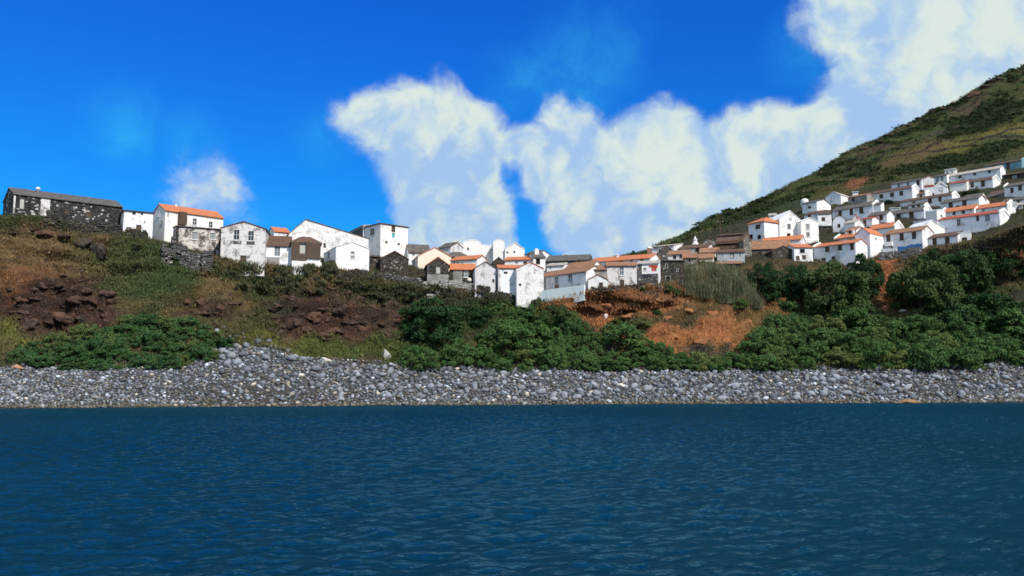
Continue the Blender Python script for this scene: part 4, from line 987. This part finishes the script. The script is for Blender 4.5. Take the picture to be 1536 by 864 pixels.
sheet('red awning cloth above the red door at the cliff edge', 980, 398, 158.2, 1.6, .45, 'red_paint', 'awning', R(-14))

# ------------------------------------------------------------------ boulders and rocks
def ico(sub):
    import bmesh
    bm = bmesh.new(); bmesh.ops.create_icosphere(bm, subdivisions=sub, radius=1)
    V = np.array([v.co[:] for v in bm.verts]); T = np.array([[v.index for v in f.verts] for f in bm.faces]); bm.free(); return V, T
IV2, IT2 = ico(2); IV3, IT3 = ico(3)
def rock_verts(V, seed, flat=.7, rough=.28, cut=7):
    r = np.random.default_rng(seed); v = V.copy()
    for _ in range(cut):                                   # planar chops give facets
        n = r.normal(size=3); n /= np.linalg.norm(n); d = r.uniform(.55, .9)
        k_ = v @ n; v -= np.outer(np.maximum(0, k_ - d), n)
    v *= 1 + rough * fbm(v[:, 0] * 1.4 + seed, v[:, 1] * 1.4 + v[:, 2] * 1.7, seed % 3, 3)[:, None]
    return v * np.array([1, r.uniform(.75, 1), flat * r.uniform(.85, 1.1)])
def rock_mat(name, dark, light, brown):
    b = NB(name); oi = b.node('ShaderNodeObjectInfo'); p = b.pos()
    n = b.noise(p, 1.8, 5, .65)
    c = b.mix(oi.outputs['Random'], dark, light)
    c = b.mix(b.ramp(n, .4, .65, 0, .5), c, (.55, .55, .55), 'MULTIPLY')
    c = b.mix(b.ramp(b.noise(p, .5, 3), .58, .66, 0, .5), c, brown)
    z = b.node('ShaderNodeSeparateXYZ', {0: p}).outputs[2]
    c = b.mix(b.ramp(z, .9, .1, 0, .6), c, (.13, .10, .045))        # weed and wet stain at the tide line
    b.bump(n, .5, .12); return b.done(c, .85, .25)
MAT_BOULD = rock_mat('boulder_stone', (.085, .095, .115), (.32, .35, .40), (.18, .17, .16))
b = NB('cobble_stone'); at = b.node('ShaderNodeVertexColor', layer_name="albedo").outputs[0]; p = b.pos()
c = b.mix(b.ramp(b.noise(p, 2.2, 4, .6), .4, .7, 0, .5), at, (.5, .5, .5), 'MULTIPLY')
z = b.node('ShaderNodeSeparateXYZ', {0: p}).outputs[2]
c = b.mix(b.ramp(z, .9, .1, 0, .6), c, (.14, .105, .045)); b.bump(b.noise(p, 3, 4), .4, .08)
MAT_COB = b.done(c, .85, .25)
b = NB('cliff_rock'); p = b.pos(); oi = b.node('ShaderNodeObjectInfo')
n = b.noise(p, 1.2, 6, .7); c = b.mix(b.ramp(n, .38, .62), (.024, .021, .020), (.085, .068, .055)); c = b.mix(b.ramp(oi.outputs['Random'], .8, 1, 0, .5), c, (.15, .14, .13)); b.bump(n, .8, .2)
MAT_CLIFF = b.done(c, .92, .2)
b = NB('crag_rock'); p = b.pos(); oi = b.node('ShaderNodeObjectInfo')
n = b.noise(p, 1.3, 6, .7); c = b.mix(b.ramp(n, .38, .62), (.028, .021, .019), (.10, .062, .047)); c = b.mix(b.ramp(oi.outputs['Random'], .5, 1, 0, .6), c, (.14, .075, .05)); b.bump(n, .9, .25)
MAT_CRAG = b.done(c, .92, .15)
MAT_PALE = rock_mat('pale_stone', (.62, .58, .55), (.74, .70, .66), (.5, .48, .46))
MAT_PALE2 = rock_mat('lichen_stone', (.36, .36, .37), (.44, .43, .43), (.12, .11, .11))
MAT_RUST = rock_mat('rust_stone', (.46, .24, .14), (.5, .28, .17), (.4, .25, .16))

beach_pts = []
bt_at = lambda px: float(np.interp(px, PXS, bt)); wl_at = lambda px: float(np.interp(px, PXS, wl))
def beach_point(px, f):
    """f 0 at the water, 1 at the top of the beach: a world point on the beach"""
    j = int(np.argmin(np.abs(PXS - px))); Yb = rows[2][0][j] * (1 - f) + rows[3][0][j] * f
    x = (px - 768) / F * (Yb * CT + (0 - CAMH) * ST); return x, Yb, ground(x, Yb)
bm_ = [tri_mesh('boulder', rock_verts(IV2, 100 + i, .72), IT2, MAT_BOULD, True) for i in range(9)]
cells = {}
def free(x, y, r):
    for dx in (-1, 0, 1):
        for dy in (-1, 0, 1):
            for (a, b2, c2) in cells.get((int(x // 2) + dx, int(y // 2) + dy), []):
                if (a - x) ** 2 + (b2 - y) ** 2 < ((r + c2) * .72) ** 2: return False
    return True
def put(x, y, r): cells.setdefault((int(x // 2), int(y // 2)), []).append((x, y, r))
rb = random.Random(21)
nb, tries = 0, 0
while nb < 296 and tries < 9000:
    tries += 1
    px = rb.uniform(-20, 1560)
    if px < 330 and rb.random() < .80: continue
    f = rb.random() ** .9
    heap = 300 < px < 480
    if heap: f = rb.uniform(.25, 1.08)
    r = rb.uniform(.50, .80) * (1.12 if px > 1100 else 1) * (1.2 if heap and f > .5 else 1)
    if px < 330: r *= .7
    x, y, z = beach_point(px, f)
    if not free(x, y, r): continue
    put(x, y, r)
    o = link('boulder', bm_[nb % 9], None, (x, y, z + r * .22), rb.uniform(0, 6.28))
    o.rotation_euler.x = rb.uniform(-.4, .4); o.rotation_euler.y = rb.uniform(-.4, .4)
    o.scale = (r * rb.uniform(.9, 1.25), r * rb.uniform(.8, 1.1), r * rb.uniform(.9, 1.2))
    sec = 'rounded grey boulder on the stone heap rising at the left of the shore' if heap else 'small grey boulder of the fine cobble beach at far left' if px < 330 else \
        'grey boulder at the wet brown tide line of the shore' if f < .18 else 'grey boulder on the middle shore below the central thicket' if px < 1040 else 'large grey boulder on the right shore below the right thicket'
    tag(o, sec, 'boulder', ('boulders of the stone heap' if heap else 'boulders of the left cobble beach' if px < 330 else 'boulders of the shore: ' + ('tide line' if f < .18 else 'middle' if px < 1040 else 'right'))); nb += 1
# cobbles: everything smaller, one mesh
VV, TT, CC = [], [], []; ofs = 0; nc_ = 0; tries = 0
IVc, ITc = ico(1)
vars_ = [rock_verts(IVc, 300 + i, .75, .45, 9) for i in range(16)]
while nc_ < 11500 and tries < 42000:
    tries += 1
    px = rb.uniform(-110, 1660); f = rb.uniform(-.14, 1.06)
    if 250 < px < 480 and rb.random() < .5: f = rb.uniform(.3, 1.1)
    r = .15 + .36 * rb.random() ** 1.6 * (.68 if px < 300 else 1)
    x, y, z = beach_point(px, f)
    if not free(x, y, r * .8): continue
    put(x, y, r * .8)
    a = rb.uniform(0, 6.28); v = vars_[rb.randrange(16)] * (r * rb.uniform(.9, 1.4), r, r)
    tl = rb.uniform(-.5, .5); cz, sz_ = math.cos(tl), math.sin(tl)
    v = np.stack([v[:, 0] * cz - v[:, 2] * sz_, v[:, 1], v[:, 0] * sz_ + v[:, 2] * cz], 1)
    v = np.stack([v[:, 0] * math.cos(a) - v[:, 1] * math.sin(a) + x, v[:, 0] * math.sin(a) + v[:, 1] * math.cos(a) + y, v[:, 2] + z + r * .25], 1)
    t = rb.random(); g = (.09 + .26 * t ** 1.5) if t < .93 else rb.uniform(.45, .66)
    CC.append(np.broadcast_to(np.array([g * .90, g * 1.0, g * 1.17]) if rb.random() < .8 else np.array([g * 1.1, g, g * .85]), v.shape))
    VV.append(v); TT.append(ITc + ofs); ofs += len(v); nc_ += 1
me = tri_mesh('cobbles', np.concatenate(VV), np.concatenate(TT), MAT_COB, True); set_color(me, np.concatenate(CC))
tag(link('cobbles', me), 'grey cobbles and small stones covering the shore', kind='stuff')
print('boulders', nb, 'cobbles', nc_)
def rock(label, px, py, wpx, hpx, mat, seed, name='rock', group=None, cat='rock', sink=.25, craggy=False):
    p = hit(px, py + hpx * .4) or gpt(px, py)
    k_ = p.length / F; rx, rz_ = wpx * k_ / 2, hpx * k_ / 2
    V = rock_verts(IV3, seed, 1.0, .45, 9)
    if craggy:
        V = V * (1 + .9 * np.abs(fbm(V[:, 0] * 2.6 + seed, V[:, 2] * 3.4 + V[:, 1] * 2.1, seed % 3, 4))[:, None])
        V[:, 2] += .25 * np.sign(np.sin(V[:, 2] * 9 + V[:, 0])) * .3
    o = link(name, tri_mesh(name, V, IT3, mat, not craggy), None, (p.x, p.y + rx * .25, p.z + rz_ * (1 - sink) - rz_ * .2), random.Random(seed).uniform(-.4, .4))
    o.scale = (rx, rx * .8, rz_); return tag(o, label, cat, group)
rock('upright pale grey rock standing in the grass above the beach', 579, 531, 13, 19, MAT_PALE2, 501)
rock('rust-coloured rock at the left end of the beach top', 24, 551, 16, 8, MAT_RUST, 502)
rock('bright white boulder on the middle of the stony shore', 931, 578, 14, 9, MAT_PALE, 503, 'boulder', cat='boulder')
rock('white stone lying on the grass below the square white gable house', 544, 430, 11, 6, MAT_PALE, 504)
rock('brown flat rock at the waterline on the right', 1362, 603, 32, 9, MAT_RUST, 505)
rock('white stone at the foot of the orange earth cliff', 909, 473, 6, 10, MAT_PALE, 506)
rock('white stone in the red gully between the trees', 1354, 466, 10, 6, MAT_PALE, 507)
rock('white slab on the scrubby bank at the right', 1483, 425, 10, 7, MAT_PALE, 508)
rock('pale boulder crowning the stone heap on the left shore', 488, 540, 18, 14, MAT_PALE, 509, 'boulder', cat='boulder')
rock('bright round stone low on the left part of the beach', 452, 563, 9, 8, MAT_PALE, 510, 'boulder', cat='boulder')
rock('big grey outcrop with a white top below the basalt barn', 122, 365, 26, 18, MAT_CLIFF, 511, 'outcrop', cat='outcrop', craggy=True)
rock('dark overhanging outcrop right of the white-topped one', 145, 374, 24, 22, MAT_CLIFF, 512, 'outcrop', cat='outcrop', craggy=True)
OUT = [(62,348,50,10),(95,352,30,9),(20,346,20,8),(30,385,14,8),(70,388,12,8),(66,392,10,8),(106,399,10,10),(122,405,10,9),(146,398,14,9),(150,416,16,10),(98,412,10,8),(130,432,30,14),(138,446,32,14),(60,425,24,10),(85,470,40,18),(40,480,40,18),(120,475,30,14),
 (30,455,30,14),(165,450,22,10),(300,467,40,10),(330,458,22,12),(345,442,18,10),(412,455,28,12),(440,438,20,10),(470,470,44,20),(500,440,30,12),(510,462,40,22),(540,445,30,14),(560,458,26,14),(440,480,44,20),(545,490,36,18),(590,468,22,18),(420,495,30,12),(480,500,36,14),(580,500,26,14),(620,495,24,20),(660,505,20,14),(215,352,14,10),(228,356,12,9),(250,360,10,7)]
for i, (a, b2, w, h) in enumerate(OUT):
    rock('dark weathered rock jutting from the brown slope left of centre', a, b2, w * .62, h * .85, MAT_CRAG, 600 + i, 'cliff_rock', 'dark rocks jutting from the slope', 'cliff rock', .8, True)
MAT_OCH = rock_mat('ochre_earth', (.28, .12, .055), (.34, .15, .07), (.20, .11, .06))
for i, (a, b2, w, h) in enumerate([(905,455,44,14),(950,452,40,12),(985,448,30,10),(940,470,40,14),(1030,462,40,12),(1070,468,44,12),(1010,500,34,14),(1050,508,34,14),(1090,508,44,16),(1130,502,30,18),(1120,480,26,14),(1000,475,30,10),(890,463,20,12),(1332,440,18,18),(1338,420,16,16),(1330,460,24,14)]):
    rock('ochre earth ledge on the eroded orange bank', a, b2, w * .5, h * .8, MAT_OCH, 700 + i, 'earth_ledge', 'ochre ledges of the eroded bank', 'earth ledge', .95, True)

# craggy blocks breaking out of the eroded banks
CRG = []
for s_ in range(10):
    V = rock_verts(IV3, 850 + s_, .8, .5, 10); V = V * (1 + .9 * np.abs(fbm(V[:, 0] * 2.6 + s_, V[:, 2] * 3.4 + V[:, 1] * 2.1, s_ % 3, 4))[:, None])
    CRG.append(tri_mesh('crag_block', V, IT3, MAT_CRAG, False))
for (cx, cy, rx, ry, n_, lb) in [(500,472,125,38,70,'jagged red-brown block in the eroded rock band above the grassy beach top'), (90,452,90,44,44,'jagged dark brown block on the bare eroded slope at far left'), (310,462,50,14,10,'jagged dark block in the ledge above the left thicket end')]:
    for q in range(n_):
        t = rb.uniform(0, 6.283); u = math.sqrt(rb.random()); x, y = cx + rx * u * math.cos(t), cy + ry * u * math.sin(t)
        p = hit(x, y)
        k_ = p.length / F; w = rb.choice((7, 9, 11, 14, 18)); w *= k_ / 2
        o = link('crag_block', CRG[rb.randrange(10)], None, (p.x, p.y + w * .55, p.z - w * .1), rb.uniform(0, 6.28)); o.scale = (w * rb.uniform(.9, 1.5), w, w * rb.uniform(.45, .9))
        tag(o, lb, 'rock', lb.replace('jagged', 'blocks:'))

for q in range(24):
    px = 1235 + 12.6 * q + rb.uniform(-5, 5); py = float(np.interp(px, sorted(RP), [RP[i] for i in sorted(RP)])) + rb.uniform(2, 9)
    p = hit(px, py)
    if p is None: continue
    w = rb.uniform(4, 9) * p.length / F / 1.6
    o = link('ridge_rock', CRG[rb.randrange(10)], None, p, rb.uniform(0, 6.28)); o.scale = (w * 1.3, w, w * .7)
    tag(o, 'dark rock breaking the grassy skyline of the hill', 'rock', 'rocks along the hill ridge')
# ------------------------------------------------------------------ vegetation
def leaf_mat(name, c1, c2, c3):
    b = NB(name); oi = b.node('ShaderNodeObjectInfo'); p = b.pos()
    n, n2 = b.noise(p, .55, 4, .6), b.noise(p, 3.0, 3, .6)
    c = b.mix(b.ramp(n, .38, .62), c1, c2)
    c = b.mix(b.ramp(n2, .5, .75, 0, .8), c, c3)
    c = b.mix(b.ramp(oi.outputs['Random'], 0, .7, .4, 0), c, (.5, .6, .5), 'MULTIPLY')
    c = b.mix(b.ramp(oi.outputs['Random'], .72, .95, 0, .45), c, tuple(x * y for x, y in zip(c3, (1.35, .95, .9))))
    c = b.mix(b.ramp(b.noise(p, .9, 3), .60, .70, 0, .45), c, (.11, .085, .045))
    m = b.done(c, .75, .12)
    return m
MAT_TAM = leaf_mat('tamarisk_leaf', (.048, .112, .036), (.084, .160, .050), (.15, .21, .070))
MAT_TAM2 = leaf_mat('blue_green_leaf', (.036, .096, .038), (.064, .130, .046), (.11, .17, .056))
MAT_DARK = leaf_mat('dark_leaf', (.017, .049, .018), (.032, .078, .027), (.062, .118, .040))
MAT_CANE = leaf_mat('cane_leaf', (.10, .125, .07), (.17, .18, .11), (.28, .26, .17))
MAT_SCRUB = leaf_mat('hill_scrub_leaf', (.030, .050, .020), (.048, .070, .026), (.075, .085, .034))
def leaves(n, C, Rr, r, size, aspect, up=.0):
    """n leaf triangles on clump shells C (k,3) with radii Rr"""
    k_ = r.choice(len(C), n, p=Rr ** 2 / (Rr ** 2).sum())
    d = r.normal(size=(n, 3)); d /= np.linalg.norm(d, axis=1, keepdims=True)
    d[:, 2] = np.where(d[:, 2] < -.35, -d[:, 2], d[:, 2])
    P = C[k_] + d * (Rr[k_] * r.uniform(.72, 1.1, n))[:, None] * np.array([1, 1, .85])
    ax = r.normal(size=(n, 3)) * .8 + d * .5 + np.array([0, 0, up]); ax /= np.linalg.norm(ax, axis=1, keepdims=True)
    sd = np.cross(ax, d + r.normal(size=(n, 3)) * .35); sd /= np.linalg.norm(sd, axis=1, keepdims=True) + 1e-9
    L_ = size * r.uniform(.6, 1.4, n)[:, None]; w = L_ * aspect
    V = np.stack([P - sd * w - ax * L_ * .4, P + sd * w - ax * L_ * .4, P + ax * L_], 1).reshape(-1, 3)
    return V, np.arange(3 * n).reshape(-1, 3)
def crown_mesh(seed, mat, n=7500, size=.052, aspect=.5, flat=.62, up=.25, k_=64):
    """unit crown: about 1 wide radius, height flat*2, base at z=0"""
    r = np.random.default_rng(seed)
    a = r.uniform(0, 6.283, k_); q = np.sqrt(r.uniform(0, 1, k_)) * .78; zz = r.uniform(.02, 1, k_) * np.sqrt(np.clip(1 - (q / 1.0) ** 2, .05, 1))
    C = np.stack([q * np.cos(a), q * np.sin(a), zz * 2 * flat * .8 + .05], 1)
    Rr = r.uniform(.09, .23, k_)
    V, T = leaves(n, C, Rr, r, size, aspect, up)
    V[:, 2] = np.maximum(V[:, 2], -.1)
    return tri_mesh('crown', V, T, mat)
def trunk_mesh(seed):
    r = np.random.default_rng(seed); v, f = [], []
    def limb(a, b2, r0, r1, n=6):
        a, b2 = np.array(a), np.array(b2); d = (b2 - a) / np.linalg.norm(b2 - a); u = np.cross(d, [.3, .9, .1]); u /= np.linalg.norm(u); w = np.cross(d, u); o = len(v)
        for pnt, rr in ((a, r0), (b2, r1)):
            for i in range(n): v.append(tuple(pnt + (u * math.cos(6.2832 * i / n) + w * math.sin(6.2832 * i / n)) * rr))
        for i in range(n): f.append((o + i, o + (i + 1) % n, o + n + (i + 1) % n, o + n + i))
    limb((0, 0, -.35), (.03, .02, .35), .06, .045)
    for i in range(6):
        t = r.uniform(0, 6.28); e = (.55 * math.cos(t), .55 * math.sin(t), r.uniform(.5, .9)); limb((.02, .01, .15 + .03 * i), e, .035, .012)
    return mesh('trunk', v, f, M['bark'])
TRK = [trunk_mesh(i) for i in range(3)]
CR_T = [crown_mesh(20 + i, MAT_TAM) for i in range(6)]
CR_B = [crown_mesh(40 + i, MAT_TAM2, flat=.5) for i in range(5)]
CR_D = [crown_mesh(60 + i, MAT_DARK, n=13000, size=.045, flat=.75, up=.1, k_=80) for i in range(5)]
MAT_GREY = leaf_mat('grey_green_leaf', (.045, .062, .030), (.085, .10, .052), (.16, .155, .09))
CR_G = [crown_mesh(80 + i, MAT_GREY, n=3500, size=.10, aspect=.2, flat=.5, up=1.2, k_=40) for i in range(4)]
rv = random.Random(4)
def plant(name, label, cat, px, pyb, wpx, hpx, crowns, flat, group=None, Y=None):
    p = hit(px, pyb)
    if p is None: return
    if Y: p = at_(px, pyb, Y); p.z = ground(p.x, Y)
    k_ = p.length / F; rx = wpx * k_ / 2; sz = hpx * k_ / (2 * flat)
    t = bpy.data.objects.new(name, None); COL.objects.link(t); t.location = (p.x, p.y + rx * .25, p.z - .25); t.rotation_euler = (0, 0, rv.uniform(0, 6.28)); tag(t, label, cat, group)
    for nm, me in (('trunk', TRK[rv.randrange(3)]), ('crown', crowns[rv.randrange(len(crowns))])):
        o = link(nm, me, t); o.scale = (rx, rx, sz)
    return t
def inside(poly, x, y):
    c, j = False, len(poly) - 1
    for i in range(len(poly)):
        if (poly[i][1] > y) != (poly[j][1] > y) and x < (poly[j][0] - poly[i][0]) * (y - poly[i][1]) / (poly[j][1] - poly[i][1]) + poly[i][0]: c = not c
        j = i
    return c
def thicket(poly, n, w, h, crowns, flat, label, group, mind, name='shrub'):
    xs_, ys_ = [p[0] for p in poly], [p[1] for p in poly]; got = []; tr = 0
    while len(got) < n and tr < n * 60:
        tr += 1; x, y = rv.uniform(min(xs_), max(xs_)), rv.uniform(min(ys_), max(ys_))
        if not inside(poly, x, y) or any((x - a) ** 2 + ((y - b2) * 1.6) ** 2 < mind ** 2 for a, b2 in got): continue
        got.append((x, y)); low = hit(x, min(y + 14, 600)).y < rows[3][0][int(np.argmin(np.abs(PXS - x)))] + 1.5; s_ = rv.choice((.7, .9, 1, 1.1, 1.35)); plant(name, label + (', lowest row beside the stones' if low else ', higher up the slope'), 'shrub', x, y, rv.uniform(*w) * s_, rv.uniform(*h) * s_, crowns, flat, group + (' beside the stones' if low else ' up the slope'))
    return len(got)
c1 = thicket([(20,548),(40,525),(110,512),(190,488),(260,484),(330,508),(350,522),(320,540),(240,556),(120,558)], 60, (32, 56), (15, 26), CR_B, .5, 'blue-green shrub in the thicket at the left beach end', 'shrubs of the left thicket', 19)
c2 = thicket([(622,556),(668,546),(712,528),(750,500),(790,484),(855,486),(872,506),(960,518),(1000,542),(1036,557),(800,558)], 95, (40, 66), (24, 36), CR_T, .62, 'green shrub in the thicket above the middle of the beach', 'shrubs of the central thicket', 21)
c3 = thicket([(1040,558),(1060,549),(1136,538),(1150,498),(1210,492),(1300,505),(1420,500),(1540,470),(1580,552),(1300,556)], 110, (42, 68), (26, 38), CR_T, .62, 'green shrub in the thicket above the right beach', 'shrubs of the right thicket', 23)
print('shrubs', c1, c2, c3)
for a in [('broad dark tree with a drooping crown on the slope left of centre', 650, 516, 118, 84), ('rounded dark tree leaning over the central thicket near the cliff foot', 716, 488, 48, 36),
  ('dark bushy tree under the aqua-white terrace wall', 838, 492, 70, 42), ('tall dark tree beside the cane thicket below the shed', 1150, 452, 66, 66), ('dark tree between the cane-side tree and the big gully tree', 1200, 452, 64, 62),
  ('big dark tree filling the left side of the red gully', 1262, 478, 112, 98), ('dark round tree against the blue-shaded house with five windows', 1300, 442, 64, 66), ('largest dark tree on the right side of the red gully', 1392, 472, 104, 98),
  ('dark tree in front of the low two-window house', 1452, 440, 84, 74), ('dark tree growing at the right edge above the thicket', 1505, 412, 76, 58), ('dark lower tree at the right edge over the shrubs', 1490, 492, 90, 60), ('dark tree behind the largest gully tree by the stone wall', 1420, 420, 70, 54),
  ('small dark tree at the foot of the red gully', 1290, 498, 56, 50), ('dark low tree at the right of the largest gully tree', 1436, 500, 80, 48), ('low dark tree below the lowest white gable house', 790, 486, 60, 30)]:
    plant('tree', a[0], 'tree', a[1], a[2], a[3], a[4], CR_D, .75, 'dark trees of the slope')
for x, y in ((772,478),(798,476),(760,470)): plant('shrub', 'low bush against the footing of the lowest white gable house', 'shrub', x, y, 34, 22, CR_T, .62, 'bushes at the lowest gable house')
plant('tree', 'left of two round dark shrubs on the skyline by the white chimney', 'tree', 951, 382, 17, 19, CR_D, .75, 'skyline shrubs', 200)
plant('tree', 'right of two round dark shrubs on the skyline by the white chimney', 'tree', 967, 382, 17, 19, CR_D, .75, 'skyline shrubs', 203)
plant('tree', 'lone dark bush leaning on the hill ridge against cloud', 'tree', 1377, 178, 22, 16, CR_D, .75, 'ridge bushes')
for i, (x, y, w, h) in enumerate([(345,408,26,18),(380,412,30,20),(420,412,28,18),(462,414,30,22),(492,416,34,30),(395,430,30,16),(440,432,30,14),(270,378,24,12),(320,404,24,18),(205,372,24,10),(540,432,30,10),(600,440,30,14),(620,450,40,18),(660,446,40,14),(360,432,30,14),(350,420,26,16),(405,422,28,16),(430,416,26,20),(448,424,26,16),(478,428,28,16),(510,424,24,12),(330,416,24,14),(375,424,22,14),(300,396,24,12),(560,430,30,10),(575,446,30,12),(480,440,26,12)]):
    plant('shrub', 'greyish-green bush along the foot of the left clifftop houses', 'shrub', x, y, w, h, CR_G, .5, 'bushes under the clifftop houses')
for i, (x, y, w, h) in enumerate([(780,480,40,26),(740,470,36,20),(960,492,40,16),(985,470,20,12),(925,490,40,18),(1010,440,26,12),(1000,436,24,14),(960,436,20,10),(1180,468,40,22),(1105,462,40,18)]):
    plant('shrub', 'low green bush on the bank around the orange earth cliff', 'shrub', x, y, w, h, CR_T, .62, 'bushes of the orange bank')
for x, y in ((985,552),(1005,556),(1025,552),(1042,557),(1060,552),(1080,556),(1100,550),(1012,546),(1120,552)): plant('shrub', 'green shrub at the foot of the orange earth bank above the stones', 'shrub', x, y, 44, 24, CR_T, .62, 'shrubs at the foot of the orange bank')
for i, (x, y, w, h) in enumerate([(1215,356,24,12),(1240,322,40,9),(1290,360,30,10),(1330,340,20,10),(1400,320,24,10),(1380,318,20,10),(1300,312,50,8),(1440,316,24,9),(1350,346,24,9),(1460,292,30,8),(1280,300,20,7),(1330,306,24,8)]):
    plant('shrub', 'low dark bush between the terraced hillside houses', 'shrub', x, y, w, h, CR_D, .75, 'bushes among the hillside houses')
# canes
def cane_mesh(seed):
    r = np.random.default_rng(seed); n = 520
    b0 = r.normal(size=(n, 2)) * .42; h = r.uniform(.5, 1.05, n); lean = r.normal(size=(n, 2)) * .12
    V, T = [], []; k_ = 0
    for i in range(n):
        a = r.uniform(0, 6.28); w = .016
        base = np.array([b0[i, 0], b0[i, 1], 0]); top = base + np.array([lean[i, 0] + b0[i, 0] * .15, lean[i, 1], h[i]]); sd = np.array([math.cos(a), math.sin(a), 0]) * w
        V += [base - sd, base + sd, top]; T.append((k_, k_ + 1, k_ + 2)); k_ += 3
        for q in range(5):
            t = r.uniform(.35, 1); p0 = base + (top - base) * t; d = r.normal(size=3) * .14 + np.array([0, 0, .06]); s2 = np.cross(d, [0, 0, 1]); s2 = s2 / (np.linalg.norm(s2) + 1e-6) * .014
            V += [p0 - s2, p0 + s2, p0 + d]; T.append((k_, k_ + 1, k_ + 2)); k_ += 3
    return tri_mesh('cane_clump', np.array(V), np.array(T), MAT_CANE)
CANE = [cane_mesh(i) for i in range(3)]
for i, (x, y, w, h) in enumerate([(1035,432,30,34),(1048,436,32,38),(1062,438,34,42),(1078,440,34,42),(1092,444,34,42),(1106,450,34,38),(1120,456,30,32),(1055,446,30,24),(1085,454,30,24),(1110,462,28,22),(1030,442,26,22),(1132,462,24,22),(1070,424,30,30),(1098,430,30,32)]):
    p = hit(x, y)
    k_ = p.length / F
    o = link('cane_clump', CANE[i % 3], None, (p.x, p.y, p.z - .2), rv.uniform(0, 6.28)); o.scale = (w * k_ / 2, w * k_ / 2, h * k_)
    tag(o, 'pale grey-green cane clump between the basalt ruin and the dark trees', 'canes', 'cane thicket')
# grass and low herbs of the slope (one mass), coloured like the ground it grows on
def tuft_field(name, label, rmin, rmax, n, hmin, hmax, seed, gain, mat, dens=None, blades=4, spread=.35, pxr=(-60, 1600)):
    r = np.random.default_rng(seed)
    ri = np.where((TR > rmin) & (TR < rmax))[0]; cj = np.where((PXS > pxr[0]) & (PXS < pxr[1]))[0]
    i = r.choice(ri, n); j = r.choice(cj, n)
    keep = np.ones(n, bool) if dens is None else r.uniform(0, 1, n) < dens[i, j]
    i, j = i[keep], j[keep]; n = len(i)
    i2, j2 = np.minimum(i + 1, nr - 1), np.minimum(j + 1, nc - 1); a, b2 = r.uniform(0, 1, n), r.uniform(0, 1, n)
    G = np.stack([GX, GY, GZ], -1)
    P = G[i, j] + (G[i2, j] - G[i, j]) * a[:, None] + (G[i, j2] - G[i, j]) * b2[:, None]
    col = ALB[i, j] * r.uniform(.75, 1.5, (n, 1)) * gain
    B = np.repeat(P, blades, 0) + np.concatenate([r.normal(size=(n * blades, 2)) * spread, np.zeros((n * blades, 1))], 1)
    h = r.uniform(hmin, hmax, n * blades)[:, None]; t = r.uniform(0, 6.283, n * blades); sd = np.stack([np.cos(t), np.sin(t), 0 * t], 1) * h * .22
    ax = np.concatenate([r.normal(size=(n * blades, 2)) * .45, np.ones((n * blades, 1))], 1) * h
    V = np.stack([B - sd - [0, 0, .05], B + sd - [0, 0, .05], B + ax], 1).reshape(-1, 3)
    me = tri_mesh(name, V, np.arange(len(V)).reshape(-1, 3), mat); set_color(me, np.repeat(col, blades * 3, 0))
    return tag(link(name, me), label, kind='stuff')
b = NB('grass_blades'); c = b.node('ShaderNodeVertexColor', layer_name="albedo").outputs[0]; MAT_GRASS = b.done(c, .9, .05)
lum = ALB @ np.array([.3, .5, .2]); green = np.clip((ALB[..., 1] - ALB[..., 0] * .72) * 40, 0, 1)
tuft_field('grass', 'low grass and herbs growing on the coastal slope', 3.0, 6.1, 90000, .18, .55, 8, 1.05, MAT_GRASS, .25 + .75 * green)
tuft_field('grass', 'grass and weeds between the village houses', 6.1, 8.5, 30000, .2, .5, 9, 1.0, MAT_GRASS, None)
# far hillside scrub: a mass of small bushes
r = np.random.default_rng(77)
ri = np.where((TR > 8.35) & (TR < 11.05))[0]; cj = np.where((PXS > 985) & (PXS < 1600))[0]
n = 15000; i, j = r.choice(ri, n), r.choice(cj, n)
dk = np.clip((.075 - lum[i, j]) / .045, 0, 1); keep = r.uniform(0, 1, n) < dk ** 1.3 * .8; i, j = i[keep], j[keep]
VV, TT = [], []; ofs = 0
proto = []
for s in range(8):
    q = np.random.default_rng(900 + s); C = q.normal(size=(6, 3)) * [.4, .4, .2] + [0, 0, .35]; V, T = leaves(46, C, q.uniform(.3, .5, 6), q, .42, .5, .1); proto.append(V)
for a, b2 in zip(i, j):
    s = r.uniform(.5, 1.2) * (.75 + TY[a, b2] / 900); V = proto[r.integers(8)] * [s, s, s * .85] + [GX[a, b2] + r.normal() * .8, GY[a, b2] + r.normal() * .8, GZ[a, b2]]
    VV.append(V); TT.append(np.arange(len(V)).reshape(-1, 3) + ofs); ofs += len(V)
print('scrub', len(VV))
tag(link('scrub', tri_mesh('scrub', np.concatenate(VV), np.concatenate(TT), MAT_SCRUB)), 'dark scrub covering the hill above the village', kind='stuff')
tuft_field('grass', 'rough pasture grass on the hill above the village', 8.4, 11.0, 40000, .3, .8, 10, 1.0, MAT_GRASS, None, 3, .8, (985, 1600))
